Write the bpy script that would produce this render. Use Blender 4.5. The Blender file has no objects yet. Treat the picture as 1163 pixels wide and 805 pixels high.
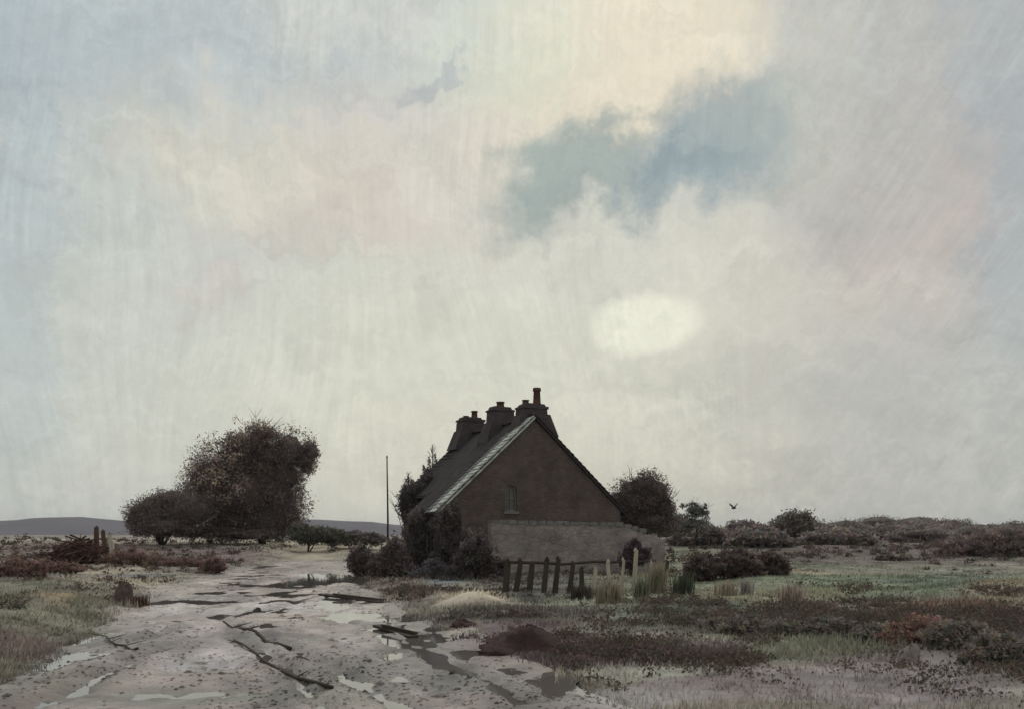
import bpy, bmesh, math, random
import numpy as np
from mathutils import Vector
R = math.radians
random.seed(7); rng = np.random.default_rng(7)
S = bpy.context.scene
COL = S.collection

# ------------------------------------------------------------------ camera
F, HZ, CX, EYE = 1100.0, 607.0, 581.5, 1.7          # focal length in photo pixels, horizon row, centre column, eye height
cd = bpy.data.cameras.new('camera'); cam = bpy.data.objects.new('camera', cd); COL.objects.link(cam)
cam.location = (0, 0, EYE); cam.rotation_euler = (R(90), 0, 0)
cd.sensor_width = 36; cd.lens = F/1163*36; cd.shift_y = 204.5/1163
cd.clip_start = 0.1; cd.clip_end = 20000
S.camera = cam
S.view_settings.view_transform = 'Standard'; S.view_settings.look = 'None'
S.view_settings.exposure = .22; S.view_settings.gamma = 1; S.view_settings.use_curve_mapping = False
S.cycles.max_bounces = 6; S.cycles.diffuse_bounces = 3; S.cycles.glossy_bounces = 3; S.cycles.volume_bounces = 0

def lin(c):
    return tuple(((v/255)/12.92 if v/255 <= .04045 else ((v/255+.055)/1.055)**2.4) for v in c)
def gnd(px, py, z=0):                                # photo pixel -> point of flat ground
    d = (EYE-z)*F/(py-HZ); return ((px-CX)/F*d, d)
def px2x(px, d): return (px-CX)/F*d
def py2z(py, d): return EYE-(py-HZ)/F*d

# ------------------------------------------------------------------ world: heavy showery sky
SUN_EL, SUN_AZ = 52, 14                              # sun veiled by cloud, ahead and a little to the right
W = bpy.data.worlds.new('World'); S.world = W; W.use_nodes = True
nt = W.node_tree; N = nt.nodes; L = nt.links; N.clear()
def node(t, **k):
    n = N.new(t)
    for a, b in k.items(): setattr(n, a, b)
    return n
def math_(op, a, b=None, c=None, clamp=False):
    n = node('ShaderNodeMath', operation=op); n.use_clamp = clamp
    for i, v in enumerate((a, b, c)):
        if v is None: continue
        if isinstance(v, (int, float)): n.inputs[i].default_value = v
        else: L.new(v, n.inputs[i])
    return n.outputs[0]
geo = node('ShaderNodeTexCoord')
sep = node('ShaderNodeSeparateXYZ'); L.new(geo.outputs['Generated'], sep.inputs[0])
X, Y, Z = sep.outputs
AZ = math_('ARCTAN2', X, Y); EL = math_('ARCSINE', Z)
def combine(a, b, c=0.0):
    n = node('ShaderNodeCombineXYZ')
    for i, v in enumerate((a, b, c)):
        if isinstance(v, (int, float)): n.inputs[i].default_value = v
        else: L.new(v, n.inputs[i])
    return n.outputs[0]
def noise(vec, scale, detail=5, rough=.55, dist=0.0):
    n = node('ShaderNodeTexNoise'); n.inputs['Scale'].default_value = scale
    n.inputs['Detail'].default_value = detail; n.inputs['Roughness'].default_value = rough; n.inputs['Distortion'].default_value = dist
    L.new(vec, n.inputs['Vector']); return n.outputs['Fac']
def add_scaled(v, k, off=0.0):                       # v*k + off
    return math_('MULTIPLY_ADD', v, k, off)
base_vec = combine(AZ, EL)
n_low = noise(combine(math_('ADD', AZ, 2.2), math_('MULTIPLY', EL, .8)), 3.0, 1, .5)
def warp_noise(scale, off):
    n = node('ShaderNodeTexNoise'); n.inputs['Scale'].default_value = scale; n.inputs['Detail'].default_value = 6; n.inputs['Roughness'].default_value = .6
    L.new(combine(math_('ADD', AZ, off), EL), n.inputs['Vector']); s_ = node('ShaderNodeSeparateColor'); L.new(n.outputs['Color'], s_.inputs[0]); return s_.outputs
wA, wB = warp_noise(9, 1.3), warp_noise(42, 5.1)
AZW = math_('ADD', math_('ADD', AZ, add_scaled(wA[0], .20, -.10)), add_scaled(wB[0], .07, -.035))
ELW = math_('ADD', math_('ADD', EL, add_scaled(wA[1], .16, -.08)), add_scaled(wB[1], .07, -.035))
n_big = noise(base_vec, 5.5, 7, .6, .6)
n_mid = noise(combine(AZ, math_('ADD', EL, 3.7)), 13, 7, .65, .8)
n_fine = noise(combine(math_('ADD', AZ, 9.1), EL), 55, 6, .7, 1.0)
# rain streaks hanging from the cloud: fine in azimuth, long in height, bent by a slow noise
bend = add_scaled(n_low, .16, 0)
rain1 = noise(combine(math_('MULTIPLY', math_('ADD', AZ, bend), 110.0), math_('MULTIPLY', EL, 7.0)), 1.0, 5, .7)
rain2 = noise(combine(math_('MULTIPLY', math_('SUBTRACT', AZ, math_('MULTIPLY', EL, .75)), 95.0), math_('MULTIPLY', math_('ADD', EL, AZ), 7.0)), 1.0, 5, .7)
def sky_blob(px, py, rx, ry, tilt=0, soft=.5, wob=.9, fine=.9, wk=1.0):
    u = (px-CX)/F; a0 = math.atan(u); e0 = math.atan((HZ-py)/F/math.sqrt(1+u*u))
    rx, ry = rx/F, ry/F
    aw, ew = (AZW, ELW) if wk == 1 else (math_('ADD', math_('MULTIPLY', AZW, wk), math_('MULTIPLY', AZ, 1-wk)), math_('ADD', math_('MULTIPLY', ELW, wk), math_('MULTIPLY', EL, 1-wk)))
    da = math_('SUBTRACT', aw, a0); de = math_('SUBTRACT', ew, e0)
    if wk < 1: fine = .25
    c, s = math.cos(R(tilt)), math.sin(R(tilt))
    p = math_('ADD', math_('MULTIPLY', da, c/rx), math_('MULTIPLY', de, s/rx))
    q = math_('ADD', math_('MULTIPLY', da, -s/ry), math_('MULTIPLY', de, c/ry))
    r = math_('SQRT', math_('ADD', math_('MULTIPLY', p, p), math_('MULTIPLY', q, q)))
    r = math_('ADD', r, add_scaled(n_mid, wob, -wob/2)); r = math_('ADD', r, add_scaled(n_fine, fine, -fine/2))
    m = node('ShaderNodeMapRange', interpolation_type='SMOOTHSTEP')
    m.inputs['From Min'].default_value = 1+soft; m.inputs['From Max'].default_value = 1-soft
    L.new(r, m.inputs['Value']); return m.outputs[0]
def mix(fac, a, b, k=1.0, blend='MIX'):
    n = node('ShaderNodeMix', data_type='RGBA', blend_type=blend); n.clamp_factor = True
    if k != 1.0: fac = math_('MULTIPLY', fac, k)
    if isinstance(fac, (int, float)): n.inputs[0].default_value = fac
    else: L.new(fac, n.inputs[0])
    for i, v in ((6, a), (7, b)):
        if isinstance(v, tuple): n.inputs[i].default_value = (*lin(v), 1) if len(v) == 3 else v
        else: L.new(v, n.inputs[i])
    return n.outputs[2]
def ramp(v, stops):
    n = node('ShaderNodeValToRGB'); L.new(v, n.inputs[0]); cr = n.color_ramp
    while len(cr.elements) < len(stops): cr.elements.new(.5)
    for e, (p, c) in zip(cr.elements, stops): e.position = p; e.color = (*lin(c), 1)
    return n.outputs[0]
elr = math_('DIVIDE', EL, .6)
c = ramp(elr, [(0, (189, 188, 176)), (.22, (197, 195, 180)), (.5, (189, 189, 177)), (.8, (184, 188, 184)), (1.0, (170, 177, 180))])
c = mix(ramp(n_big, [(.3, (0, 0, 0)), (.7, (255, 255, 255))]), c, (203, 201, 188), .45)
blobs = [  # px, py, rx, ry, tilt, soft, wobble, colour, strength
 (80, 300, 210, 420, 0, .7, .6, (174, 183, 182), .5),
 (90, 40, 330, 80, -5, .6, 1.2, (158, 169, 174), .6),
 (1110, 120, 240, 420, -20, .7, .8, (160, 162, 159), .80),
 (1010, 330, 120, 210, -35, .6, .8, (170, 164, 160), .65),
 (1030, 300, 36, 120, -38, .7, 1.0, (180, 166, 158), .38),
 (1010, 400, 30, 70, -12, .6, .9, (194, 182, 172), .35),
 (950, 400, 40, 100, -40, .7, 1.0, (196, 192, 178), .45),
 (1165, 230, 50, 260, 0, .7, .9, (146, 156, 162), .6),
 (-5, 250, 45, 300, 0, .7, .9, (158, 171, 177), .5),
 (1090, 480, 170, 130, 0, .7, .8, (168, 172, 170), .6),
 (720, 70, 170, 110, 25, .6, 1.0, (216, 206, 182), .85),
 (560, 60, 80, 60, 10, .6, 1.2, (190, 200, 184), .45),
 (330, 205, 140, 55, -8, .6, .9, (203, 196, 179), .7),
 (400, 245, 150, 32, 6, .6, 1.0, (190, 182, 174), .55),
 (240, 320, 34, 26, 0, .5, .9, (188, 180, 172), .6),
 (470, 170, 120, 60, 0, .6, 1.1, (200, 192, 180), .5),
 (505, 82, 46, 12, 25, .5, 1.1, (160, 166, 168), .7),
 (700, 285, 150, 60, 0, .6, 1.0, (196, 196, 186), .45),
 (655, 198, 104, 42, 14, .55, 1.1, (138, 152, 149), .9),
 (820, 168, 108, 58, 22, .55, 1.1, (136, 149, 152), .89),
 (775, 200, 58, 34, 15, .5, 1.0, (118, 138, 145), .6),
 (850, 150, 60, 32, 10, .5, 1.0, (152, 164, 160), .6),
 (920, 140, 50, 70, 20, .6, 1.2, (182, 182, 170), .5),
 (830, 330, 100, 70, -10, .6, 1.2, (206, 201, 186), .5),
 (733, 368, 58, 31, 2, .25, .3, (221, 220, 202), .97),
 (500, 460, 300, 110, 0, .8, .5, (199, 200, 187), .5),
]
for (px, py, rx, ry, t, so, wo, colr, k) in blobs:
    c = mix(sky_blob(px, py, rx, ry, t, so, wo, wk=.22 if py == 368 else (.8 if k > .88 else 1)), c, colr, k)
st1 = math_('MULTIPLY', add_scaled(rain1, .42, .79), 1.0)
# ragged wisps drawn out by the wind, breaking up the rain streaks
brush = noise(combine(math_('MULTIPLY', math_('ADD', AZW, math_('MULTIPLY', ELW, .35)), 10.0), math_('MULTIPLY', ELW, 24.0)), 1.0, 8, .72, .6)
mask = node('ShaderNodeMapRange'); mask.inputs['From Min'].default_value = .40; mask.inputs['From Max'].default_value = .60; L.new(n_big, mask.inputs['Value'])
rightm = node('ShaderNodeMapRange', interpolation_type='SMOOTHSTEP'); rightm.inputs['From Min'].default_value = .22; rightm.inputs['From Max'].default_value = .36
L.new(AZ, rightm.inputs['Value'])
st2 = add_scaled(rain2, .42, .79)
mx = node('ShaderNodeMix', data_type='FLOAT'); L.new(rightm.outputs[0], mx.inputs[0]); L.new(st1, mx.inputs[2]); L.new(st2, mx.inputs[3])
stm = math_('ADD', math_('MULTIPLY', math_('SUBTRACT', mx.outputs[0], 1.0), add_scaled(mask.outputs[0], .75, .25)), 1.0)
stf = math_('MULTIPLY', stm, math_('MULTIPLY', add_scaled(n_fine, .20, .90), add_scaled(brush, .55, .725)))
vs = node('ShaderNodeVectorMath', operation='SCALE'); L.new(c, vs.inputs[0]); L.new(stf, vs.inputs['Scale'])
# unseen sky behind the viewer, brightened to light the sides facing the camera
back = node('ShaderNodeMapRange', interpolation_type='SMOOTHSTEP'); back.inputs['From Min'].default_value = .15; back.inputs['From Max'].default_value = -.6
back.inputs['To Min'].default_value = 1.0; back.inputs['To Max'].default_value = 1.2
L.new(Y, back.inputs['Value'])
vb = node('ShaderNodeVectorMath', operation='SCALE'); L.new(vs.outputs[0], vb.inputs[0]); L.new(math_('MULTIPLY', back.outputs[0], 10.0), vb.inputs['Scale'])
sky = node('ShaderNodeTexSky', sky_type='NISHITA'); sky.sun_disc = False
sky.sun_elevation = R(SUN_EL); sky.sun_rotation = R(SUN_AZ); sky.air_density = 1.5; sky.dust_density = 4
fin = mix(.94, sky.outputs[0], vb.outputs[0])
bg = node('ShaderNodeBackground'); bg.inputs['Strength'].default_value = .10; L.new(fin, bg.inputs['Color'])
wo = node('ShaderNodeOutputWorld'); L.new(bg.outputs[0], wo.inputs['Surface'])
# ------------------------------------------------------------------ sun behind cloud
sl = bpy.data.lights.new('sun', 'SUN'); sl.energy = 1.2; sl.angle = R(25); sl.color = (1, .95, .87)
so = bpy.data.objects.new('sun', sl); COL.objects.link(so)
sd = Vector((math.sin(R(SUN_AZ))*math.cos(R(SUN_EL)), math.cos(R(SUN_AZ))*math.cos(R(SUN_EL)), math.sin(R(SUN_EL))))
so.rotation_euler = sd.to_track_quat('Z', 'Y').to_euler()

# ------------------------------------------------------------------ numpy noise
_p = rng.integers(0, 1 << 30, 65536).astype(np.float64)/(1 << 30)
def vnoise(x, y, seed=0):
    xi = np.floor(x).astype(np.int64); yi = np.floor(y).astype(np.int64)
    fx = x-xi; fy = y-yi; fx = fx*fx*(3-2*fx); fy = fy*fy*(3-2*fy)
    h = lambda a, b: _p[((a*73856093) ^ (b*19349663) ^ (seed*83492791)) & 65535]
    return (h(xi, yi)*(1-fx)+h(xi+1, yi)*fx)*(1-fy)+(h(xi, yi+1)*(1-fx)+h(xi+1, yi+1)*fx)*fy
def fbm(x, y, o=4, seed=0, g=.5):
    s = 0; a = 1; t = 0
    for i in range(o):
        s = s+a*(vnoise(x*2**i, y*2**i, seed+i)-.5); t += a; a *= g
    return s/t*2
def sstep(a, b, x):
    t = np.clip((x-a)/(b-a), 0, 1); return t*t*(3-2*t)

# ------------------------------------------------------------------ materials
def mat(name, colr, rough=.85, spec=.3, var=.25, scale=3.0, bump=.3, bscale=20, attr=None, bdist=.03, stretch=(1,1,1), wet=None, metal=0, detail=6):
    m = bpy.data.materials.new(name); m.use_nodes = True
    t = m.node_tree; n = t.nodes; l = t.links
    b = n['Principled BSDF']; b.inputs['Roughness'].default_value = rough
    b.inputs['Specular IOR Level'].default_value = spec; b.inputs['Metallic'].default_value = metal
    tc = n.new('ShaderNodeTexCoord'); mp = n.new('ShaderNodeMapping'); mp.inputs['Scale'].default_value = stretch
    l.new(tc.outputs['Object'], mp.inputs['Vector'])
    no = n.new('ShaderNodeTexNoise'); no.inputs['Scale'].default_value = scale; no.inputs['Detail'].default_value = detail; no.inputs['Roughness'].default_value = .65
    l.new(mp.outputs[0], no.inputs['Vector'])
    mr = n.new('ShaderNodeMapRange'); mr.inputs['From Min'].default_value = .25; mr.inputs['From Max'].default_value = .75
    mr.inputs['To Min'].default_value = 1-var; mr.inputs['To Max'].default_value = 1+var
    l.new(no.outputs['Fac'], mr.inputs['Value'])
    sc = n.new('ShaderNodeVectorMath'); sc.operation = 'SCALE'; l.new(mr.outputs[0], sc.inputs['Scale'])
    if attr:
        at = n.new('ShaderNodeAttribute'); at.attribute_name = attr; l.new(at.outputs['Color'], sc.inputs[0])
    else: sc.inputs[0].default_value = colr
    l.new(sc.outputs[0], b.inputs['Base Color'])
    if bump:
        nb = n.new('ShaderNodeTexNoise'); nb.inputs['Scale'].default_value = bscale; nb.inputs['Detail'].default_value = 7; nb.inputs['Roughness'].default_value = .7
        l.new(mp.outputs[0], nb.inputs['Vector'])
        bp = n.new('ShaderNodeBump'); bp.inputs['Strength'].default_value = bump; bp.inputs['Distance'].default_value = bdist
        l.new(nb.outputs['Fac'], bp.inputs['Height']); l.new(bp.outputs[0], b.inputs['Normal'])
    if wet:
        wn = n.new('ShaderNodeTexNoise'); wn.inputs['Scale'].default_value = wet[2]; wn.inputs['Detail'].default_value = 5
        l.new(mp.outputs[0], wn.inputs['Vector'])
        wr = n.new('ShaderNodeMapRange'); wr.inputs['From Min'].default_value = .40; wr.inputs['From Max'].default_value = .60
        wr.inputs['To Min'].default_value = wet[0]; wr.inputs['To Max'].default_value = wet[1]
        l.new(wn.outputs['Fac'], wr.inputs['Value']); l.new(wr.outputs[0], b.inputs['Roughness'])
    return m
def stone_mat(name, c1, c2, mortar, w=.42, h=.16, rough=.9, bump=.8, mort=.015):
    m = bpy.data.materials.new(name); m.use_nodes = True
    t = m.node_tree; n = t.nodes; l = t.links; b = n['Principled BSDF']; b.inputs['Roughness'].default_value = rough
    b.inputs['Specular IOR Level'].default_value = .25
    tc = n.new('ShaderNodeTexCoord'); s = n.new('ShaderNodeSeparateXYZ'); l.new(tc.outputs['Object'], s.inputs[0])
    ad = n.new('ShaderNodeMath'); ad.operation = 'ADD'; l.new(s.outputs[0], ad.inputs[0]); l.new(s.outputs[1], ad.inputs[1])
    cb = n.new('ShaderNodeCombineXYZ'); l.new(ad.outputs[0], cb.inputs[0]); l.new(s.outputs[2], cb.inputs[1])
    wn = n.new('ShaderNodeTexNoise'); wn.inputs['Scale'].default_value = 2.5; wn.inputs['Detail'].default_value = 4; l.new(tc.outputs['Object'], wn.inputs['Vector'])
    ws = n.new('ShaderNodeVectorMath'); ws.operation = 'SCALE'; ws.inputs['Scale'].default_value = .12; l.new(wn.outputs['Color'], ws.inputs[0])
    wa = n.new('ShaderNodeVectorMath'); wa.operation = 'ADD'; l.new(cb.outputs[0], wa.inputs[0]); l.new(ws.outputs[0], wa.inputs[1])
    br = n.new('ShaderNodeTexBrick'); l.new(wa.outputs[0], br.inputs['Vector'])
    br.inputs['Scale'].default_value = 1; br.inputs['Brick Width'].default_value = w; br.inputs['Row Height'].default_value = h
    br.inputs['Mortar Size'].default_value = mort; br.inputs['Mortar Smooth'].default_value = .4
    br.inputs['Color1'].default_value = (*c1, 1); br.inputs['Color2'].default_value = (*c2, 1); br.inputs['Mortar'].default_value = (*mortar, 1)
    st = n.new('ShaderNodeTexNoise'); st.inputs['Scale'].default_value = 1.1; st.inputs['Detail'].default_value = 8; st.inputs['Roughness'].default_value = .7
    l.new(tc.outputs['Object'], st.inputs['Vector'])
    mr = n.new('ShaderNodeMapRange'); mr.inputs['From Min'].default_value = .3; mr.inputs['From Max'].default_value = .7; mr.inputs['To Min'].default_value = .65; mr.inputs['To Max'].default_value = 1.35
    l.new(st.outputs['Fac'], mr.inputs['Value'])
    sc = n.new('ShaderNodeVectorMath'); sc.operation = 'SCALE'; l.new(br.outputs['Color'], sc.inputs[0]); l.new(mr.outputs[0], sc.inputs['Scale'])
    l.new(sc.outputs[0], b.inputs['Base Color'])
    fn = n.new('ShaderNodeTexNoise'); fn.inputs['Scale'].default_value = 14; fn.inputs['Detail'].default_value = 6; l.new(tc.outputs['Object'], fn.inputs['Vector'])
    sb = n.new('ShaderNodeMath'); sb.operation = 'SUBTRACT'; l.new(fn.outputs['Fac'], sb.inputs[0]); l.new(br.outputs['Fac'], sb.inputs[1])
    bp = n.new('ShaderNodeBump'); bp.inputs['Strength'].default_value = bump; bp.inputs['Distance'].default_value = .04
    l.new(sb.outputs[0], bp.inputs['Height']); l.new(bp.outputs[0], b.inputs['Normal'])
    return m
def rubble(name, cols, mortar, sx=2.2, sz=4.2, bump=.8):
    m = bpy.data.materials.new(name); m.use_nodes = True
    t = m.node_tree; n = t.nodes; l = t.links; b = n['Principled BSDF']; b.inputs['Roughness'].default_value = .92; b.inputs['Specular IOR Level'].default_value = .2
    tc = n.new('ShaderNodeTexCoord'); wn = n.new('ShaderNodeTexNoise'); wn.inputs['Scale'].default_value = 1.6; wn.inputs['Detail'].default_value = 4; l.new(tc.outputs['Object'], wn.inputs['Vector'])
    ws = n.new('ShaderNodeVectorMath'); ws.operation = 'SCALE'; ws.inputs['Scale'].default_value = .25; l.new(wn.outputs['Color'], ws.inputs[0])
    wa = n.new('ShaderNodeVectorMath'); wa.operation = 'ADD'; l.new(tc.outputs['Object'], wa.inputs[0]); l.new(ws.outputs[0], wa.inputs[1])
    mp = n.new('ShaderNodeMapping'); mp.inputs['Scale'].default_value = (sx, sx, sz); l.new(wa.outputs[0], mp.inputs['Vector'])
    v1 = n.new('ShaderNodeTexVoronoi'); v1.inputs['Scale'].default_value = 1; l.new(mp.outputs[0], v1.inputs['Vector'])
    v2 = n.new('ShaderNodeTexVoronoi'); v2.feature = 'DISTANCE_TO_EDGE'; v2.inputs['Scale'].default_value = 1; l.new(mp.outputs[0], v2.inputs['Vector'])
    se = n.new('ShaderNodeSeparateColor'); l.new(v1.outputs['Color'], se.inputs[0]); cr = n.new('ShaderNodeValToRGB'); l.new(se.outputs[0], cr.inputs[0])
    while len(cr.color_ramp.elements) < len(cols): cr.color_ramp.elements.new(.5)
    for i, (e, c_) in enumerate(zip(cr.color_ramp.elements, cols)): e.position = i/(len(cols)-1); e.color = (*c_, 1)
    mr = n.new('ShaderNodeMapRange'); mr.inputs['From Min'].default_value = .02; mr.inputs['From Max'].default_value = .10; l.new(v2.outputs['Distance'], mr.inputs['Value'])
    mx_ = n.new('ShaderNodeMix'); mx_.data_type = 'RGBA'; l.new(mr.outputs[0], mx_.inputs[0]); mx_.inputs[6].default_value = (*mortar, 1); l.new(cr.outputs[0], mx_.inputs[7])
    st = n.new('ShaderNodeTexNoise'); st.inputs['Scale'].default_value = .9; st.inputs['Detail'].default_value = 9; st.inputs['Roughness'].default_value = .72; l.new(tc.outputs['Object'], st.inputs['Vector'])
    m2 = n.new('ShaderNodeMapRange'); m2.inputs['From Min'].default_value = .3; m2.inputs['From Max'].default_value = .7; m2.inputs['To Min'].default_value = .6; m2.inputs['To Max'].default_value = 1.4; l.new(st.outputs['Fac'], m2.inputs['Value'])
    sc = n.new('ShaderNodeVectorMath'); sc.operation = 'SCALE'; l.new(mx_.outputs[2], sc.inputs[0]); l.new(m2.outputs[0], sc.inputs['Scale']); l.new(sc.outputs[0], b.inputs['Base Color'])
    fn = n.new('ShaderNodeTexNoise'); fn.inputs['Scale'].default_value = 12; fn.inputs['Detail'].default_value = 6; l.new(tc.outputs['Object'], fn.inputs['Vector'])
    ad = n.new('ShaderNodeMath'); ad.operation = 'ADD'; l.new(mr.outputs[0], ad.inputs[0]); l.new(fn.outputs['Fac'], ad.inputs[1])
    bp = n.new('ShaderNodeBump'); bp.inputs['Strength'].default_value = bump; bp.inputs['Distance'].default_value = .04; l.new(ad.outputs[0], bp.inputs['Height']); l.new(bp.outputs[0], b.inputs['Normal'])
    return m
GAIN = 1.75
def alb(rgb, k=GAIN):
    v = np.array(lin(rgb)); g = v.mean(); v = g+(v-g)*.62
    return tuple(np.clip(v*k, 0, .8))
M_ground = mat('ground_soil', None, .92, .2, .30, 1.6, .9, 9, attr='Col', bdist=.08)
M_mud = mat('wet_mud', None, .5, .5, .30, 2.2, 1.0, 7, attr='Col', bdist=.07, wet=(.22, .60, 1.1))
M_grass = mat('grass_blades', None, .85, .2, .15, 6, 0, attr='Col')
M_leaf = mat('leaf', None, .8, .25, .25, 1.5, 0, attr='Col')
def thin(m, fac):
    t = m.node_tree; b = t.nodes['Principled BSDF']; o = [n for n in t.nodes if n.type == 'OUTPUT_MATERIAL'][0]
    tr = t.nodes.new('ShaderNodeBsdfTranslucent'); mx_ = t.nodes.new('ShaderNodeMixShader'); mx_.inputs[0].default_value = fac
    t.links.new(b.inputs['Base Color'].links[0].from_socket, tr.inputs['Color'])
    t.links.new(b.outputs[0], mx_.inputs[1]); t.links.new(tr.outputs[0], mx_.inputs[2]); t.links.new(mx_.outputs[0], o.inputs['Surface'])
thin(M_grass, .45); thin(M_leaf, .42)
M_bark = mat('bark', (.045, .034, .03), .9, .2, .3, 6, .6, 30)
M_gable = rubble('dark_rubble', [(.100, .074, .070), (.080, .062, .060), (.093, .070, .066)], (.085, .066, .062), bump=.4)
M_side = rubble('side_rubble', [(.10, .095, .10), (.075, .07, .078), (.09, .08, .085)], (.08, .078, .08), bump=.6)
M_gwall = rubble('garden_stone', [(.235, .195, .185), (.185, .165, .158), (.215, .18, .175), (.235, .195, .187)], (.18, .157, .15), 2.3, 5.0, .45)
M_slate = mat('slate', (.036, .032, .033), .9, .08, .4, 1.6, .6, 12, wet=(.8, .95, 2.0))
M_sheen = mat('sheen_slate', (.33, .345, .325), .6, .3, .7, 3, .6, 14)  # sky reflection on the wet verge slates, put into the base colour
M_brick = stone_mat('chimney_brick', (.060, .046, .048), (.045, .038, .042), (.055, .048, .05), .22, .075, bump=.5, mort=.008)
M_pot = mat('clay_pot', (.07, .035, .028), .8, .3, .3, 8, .3, 30)
M_frame = mat('old_paint', (.14, .13, .125), .7, .3, .3, 12, .3, 40)
M_glass = mat('window_glass', (.02, .023, .026), .12, .5, .1, 4, 0)
M_wood = mat('dark_wood', (.045, .035, .03), .85, .2, .35, 5, .6, 30, stretch=(1, 1, .2))
M_pale = mat('weathered_wood', (.36, .32, .27), .85, .2, .35, 5, .6, 30, stretch=(1, 1, .2))
M_red = mat('rusty_wood', (.085, .048, .04), .9, .2, .35, 5, .6, 30, stretch=(1, 1, .3))
M_rock = mat('rock', (.10, .07, .068), .9, .25, .35, 4, .9, 12)
M_grock = mat('pale_rock', (.22, .19, .17), .9, .25, .35, 4, .9, 12)
M_peat = mat('peat', (.062, .036, .038), .9, .2, .4, 5, 1.0, 14, bdist=.06)
M_hill = mat('heather_hill', alb((90, 84, 96), 1.0), 1, .05, .28, .012, .0, 1, stretch=(1, 1, 3))
M_hillr = mat('moor_hill', alb((92, 88, 90), 1.1), 1, .05, .28, .012, .0, 1, stretch=(1, 1, 3))
M_water = mat('still_water', (.11, .10, .095), .04, .6, .2, 1, .02, 3, bdist=.004)
M_bird = mat('feathers', (.03, .028, .028), .8, .2, .2, 20, 0)

# ------------------------------------------------------------------ helpers
def link(name, me, m, parent=None):
    o = bpy.data.objects.new(name, me); COL.objects.link(o)
    if m: me.materials.append(m)
    if parent: o.parent = parent
    return o
def mesh(name, v, f, m, parent=None, smooth=False, colors=None):
    me = bpy.data.meshes.new(name); me.from_pydata([tuple(p) for p in v] if not isinstance(v, list) else v, [], f); me.update()
    if smooth: me.polygons.foreach_set('use_smooth', [True]*len(me.polygons))
    if colors is not None:
        a = me.color_attributes.new('Col', 'FLOAT_COLOR', 'POINT')
        cc = np.ones((len(v), 4), np.float32); cc[:, :3] = colors; a.data.foreach_set('color', cc.ravel())
    return link(name, me, m, parent)
def thing(name, label, cat, loc=(0, 0, 0), rz=0, group=None):
    o = bpy.data.objects.new(name, None); COL.objects.link(o); o.location = loc; o.rotation_euler = (0, 0, rz)
    o.empty_display_size = .3
    tag(o, label, cat, group); return o
def tag(o, label, cat, group=None):
    o['label'] = label; o['category'] = cat
    if group: o['group'] = group
    return o
def struct(o, label=None, kind='structure'):
    o['kind'] = kind
    if label: o['label'] = label
    return o
class MB:
    def __init__(s): s.v = []; s.f = []
    def box(s, c, d, rot=None, jit=0, taper=1.0):
        n = len(s.v); hx, hy, hz = d[0]/2, d[1]/2, d[2]/2
        for k, (x, y, z) in enumerate([(-1,-1,-1),(1,-1,-1),(1,1,-1),(-1,1,-1),(-1,-1,1),(1,-1,1),(1,1,1),(-1,1,1)]):
            t = taper if z > 0 else 1
            p = Vector((x*hx*t, y*hy*t, z*hz))+Vector([random.uniform(-jit, jit) for _ in range(3)])
            if rot: p.rotate(rot)
            s.v.append(tuple(p+Vector(c)))
        for q in ((0,3,2,1),(4,5,6,7),(0,1,5,4),(1,2,6,5),(2,3,7,6),(3,0,4,7)): s.f.append(tuple(n+i for i in q))
    def tube(s, pts, rad, k=6, cap=True):
        n = len(s.v); m = len(pts)
        for i, p in enumerate(pts):
            a = Vector(pts[max(i-1, 0)]); b = Vector(pts[min(i+1, m-1)]); d = (b-a)
            d = d.normalized() if d.length > 1e-6 else Vector((0, 0, 1))
            u = d.orthogonal().normalized(); w = d.cross(u)
            r = rad[i] if hasattr(rad, '__len__') else rad
            for j in range(k):
                t = 2*math.pi*j/k; q = Vector(p)+r*(u*math.cos(t)+w*math.sin(t)); s.v.append(tuple(q))
        for i in range(m-1):
            for j in range(k):
                a = n+i*k+j; b = n+i*k+(j+1) % k; s.f.append((a, b, b+k, a+k))
        if cap: s.f.append(tuple(n+j for j in range(k))[::-1]); s.f.append(tuple(n+(m-1)*k+j for j in range(k)))
    def build(s, name, m, parent=None, smooth=False):
        return mesh(name, s.v, s.f, m, parent, smooth)
from mathutils import Euler

# ------------------------------------------------------------------ terrain
def px_edge(pts):
    w = sorted([(gnd(px, py)[1], gnd(px, py)[0]) for px, py in pts])
    return np.array([a for a, b in w]), np.array([b for a, b in w])
LE = px_edge([(-60, 805), (0, 775), (66, 738), (140, 696), (165, 674), (212, 660), (256, 650), (300, 643), (340, 638)])
RE = px_edge([(720, 805), (640, 765), (545, 730), (480, 704), (452, 688), (424, 672), (412, 662), (410, 650), (395, 642), (368, 638)])
def edges(y):
    l = np.interp(y, *LE); r = np.interp(y, *RE)
    lo = LE[0][0]; near = np.clip(lo-y, 0, 30); l = l-near*.05; r = r-near*.02
    far = np.clip(y-LE[0][-1], 0, 100); l = l-far*.25; r = r-far*.30
    return l, r
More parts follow.
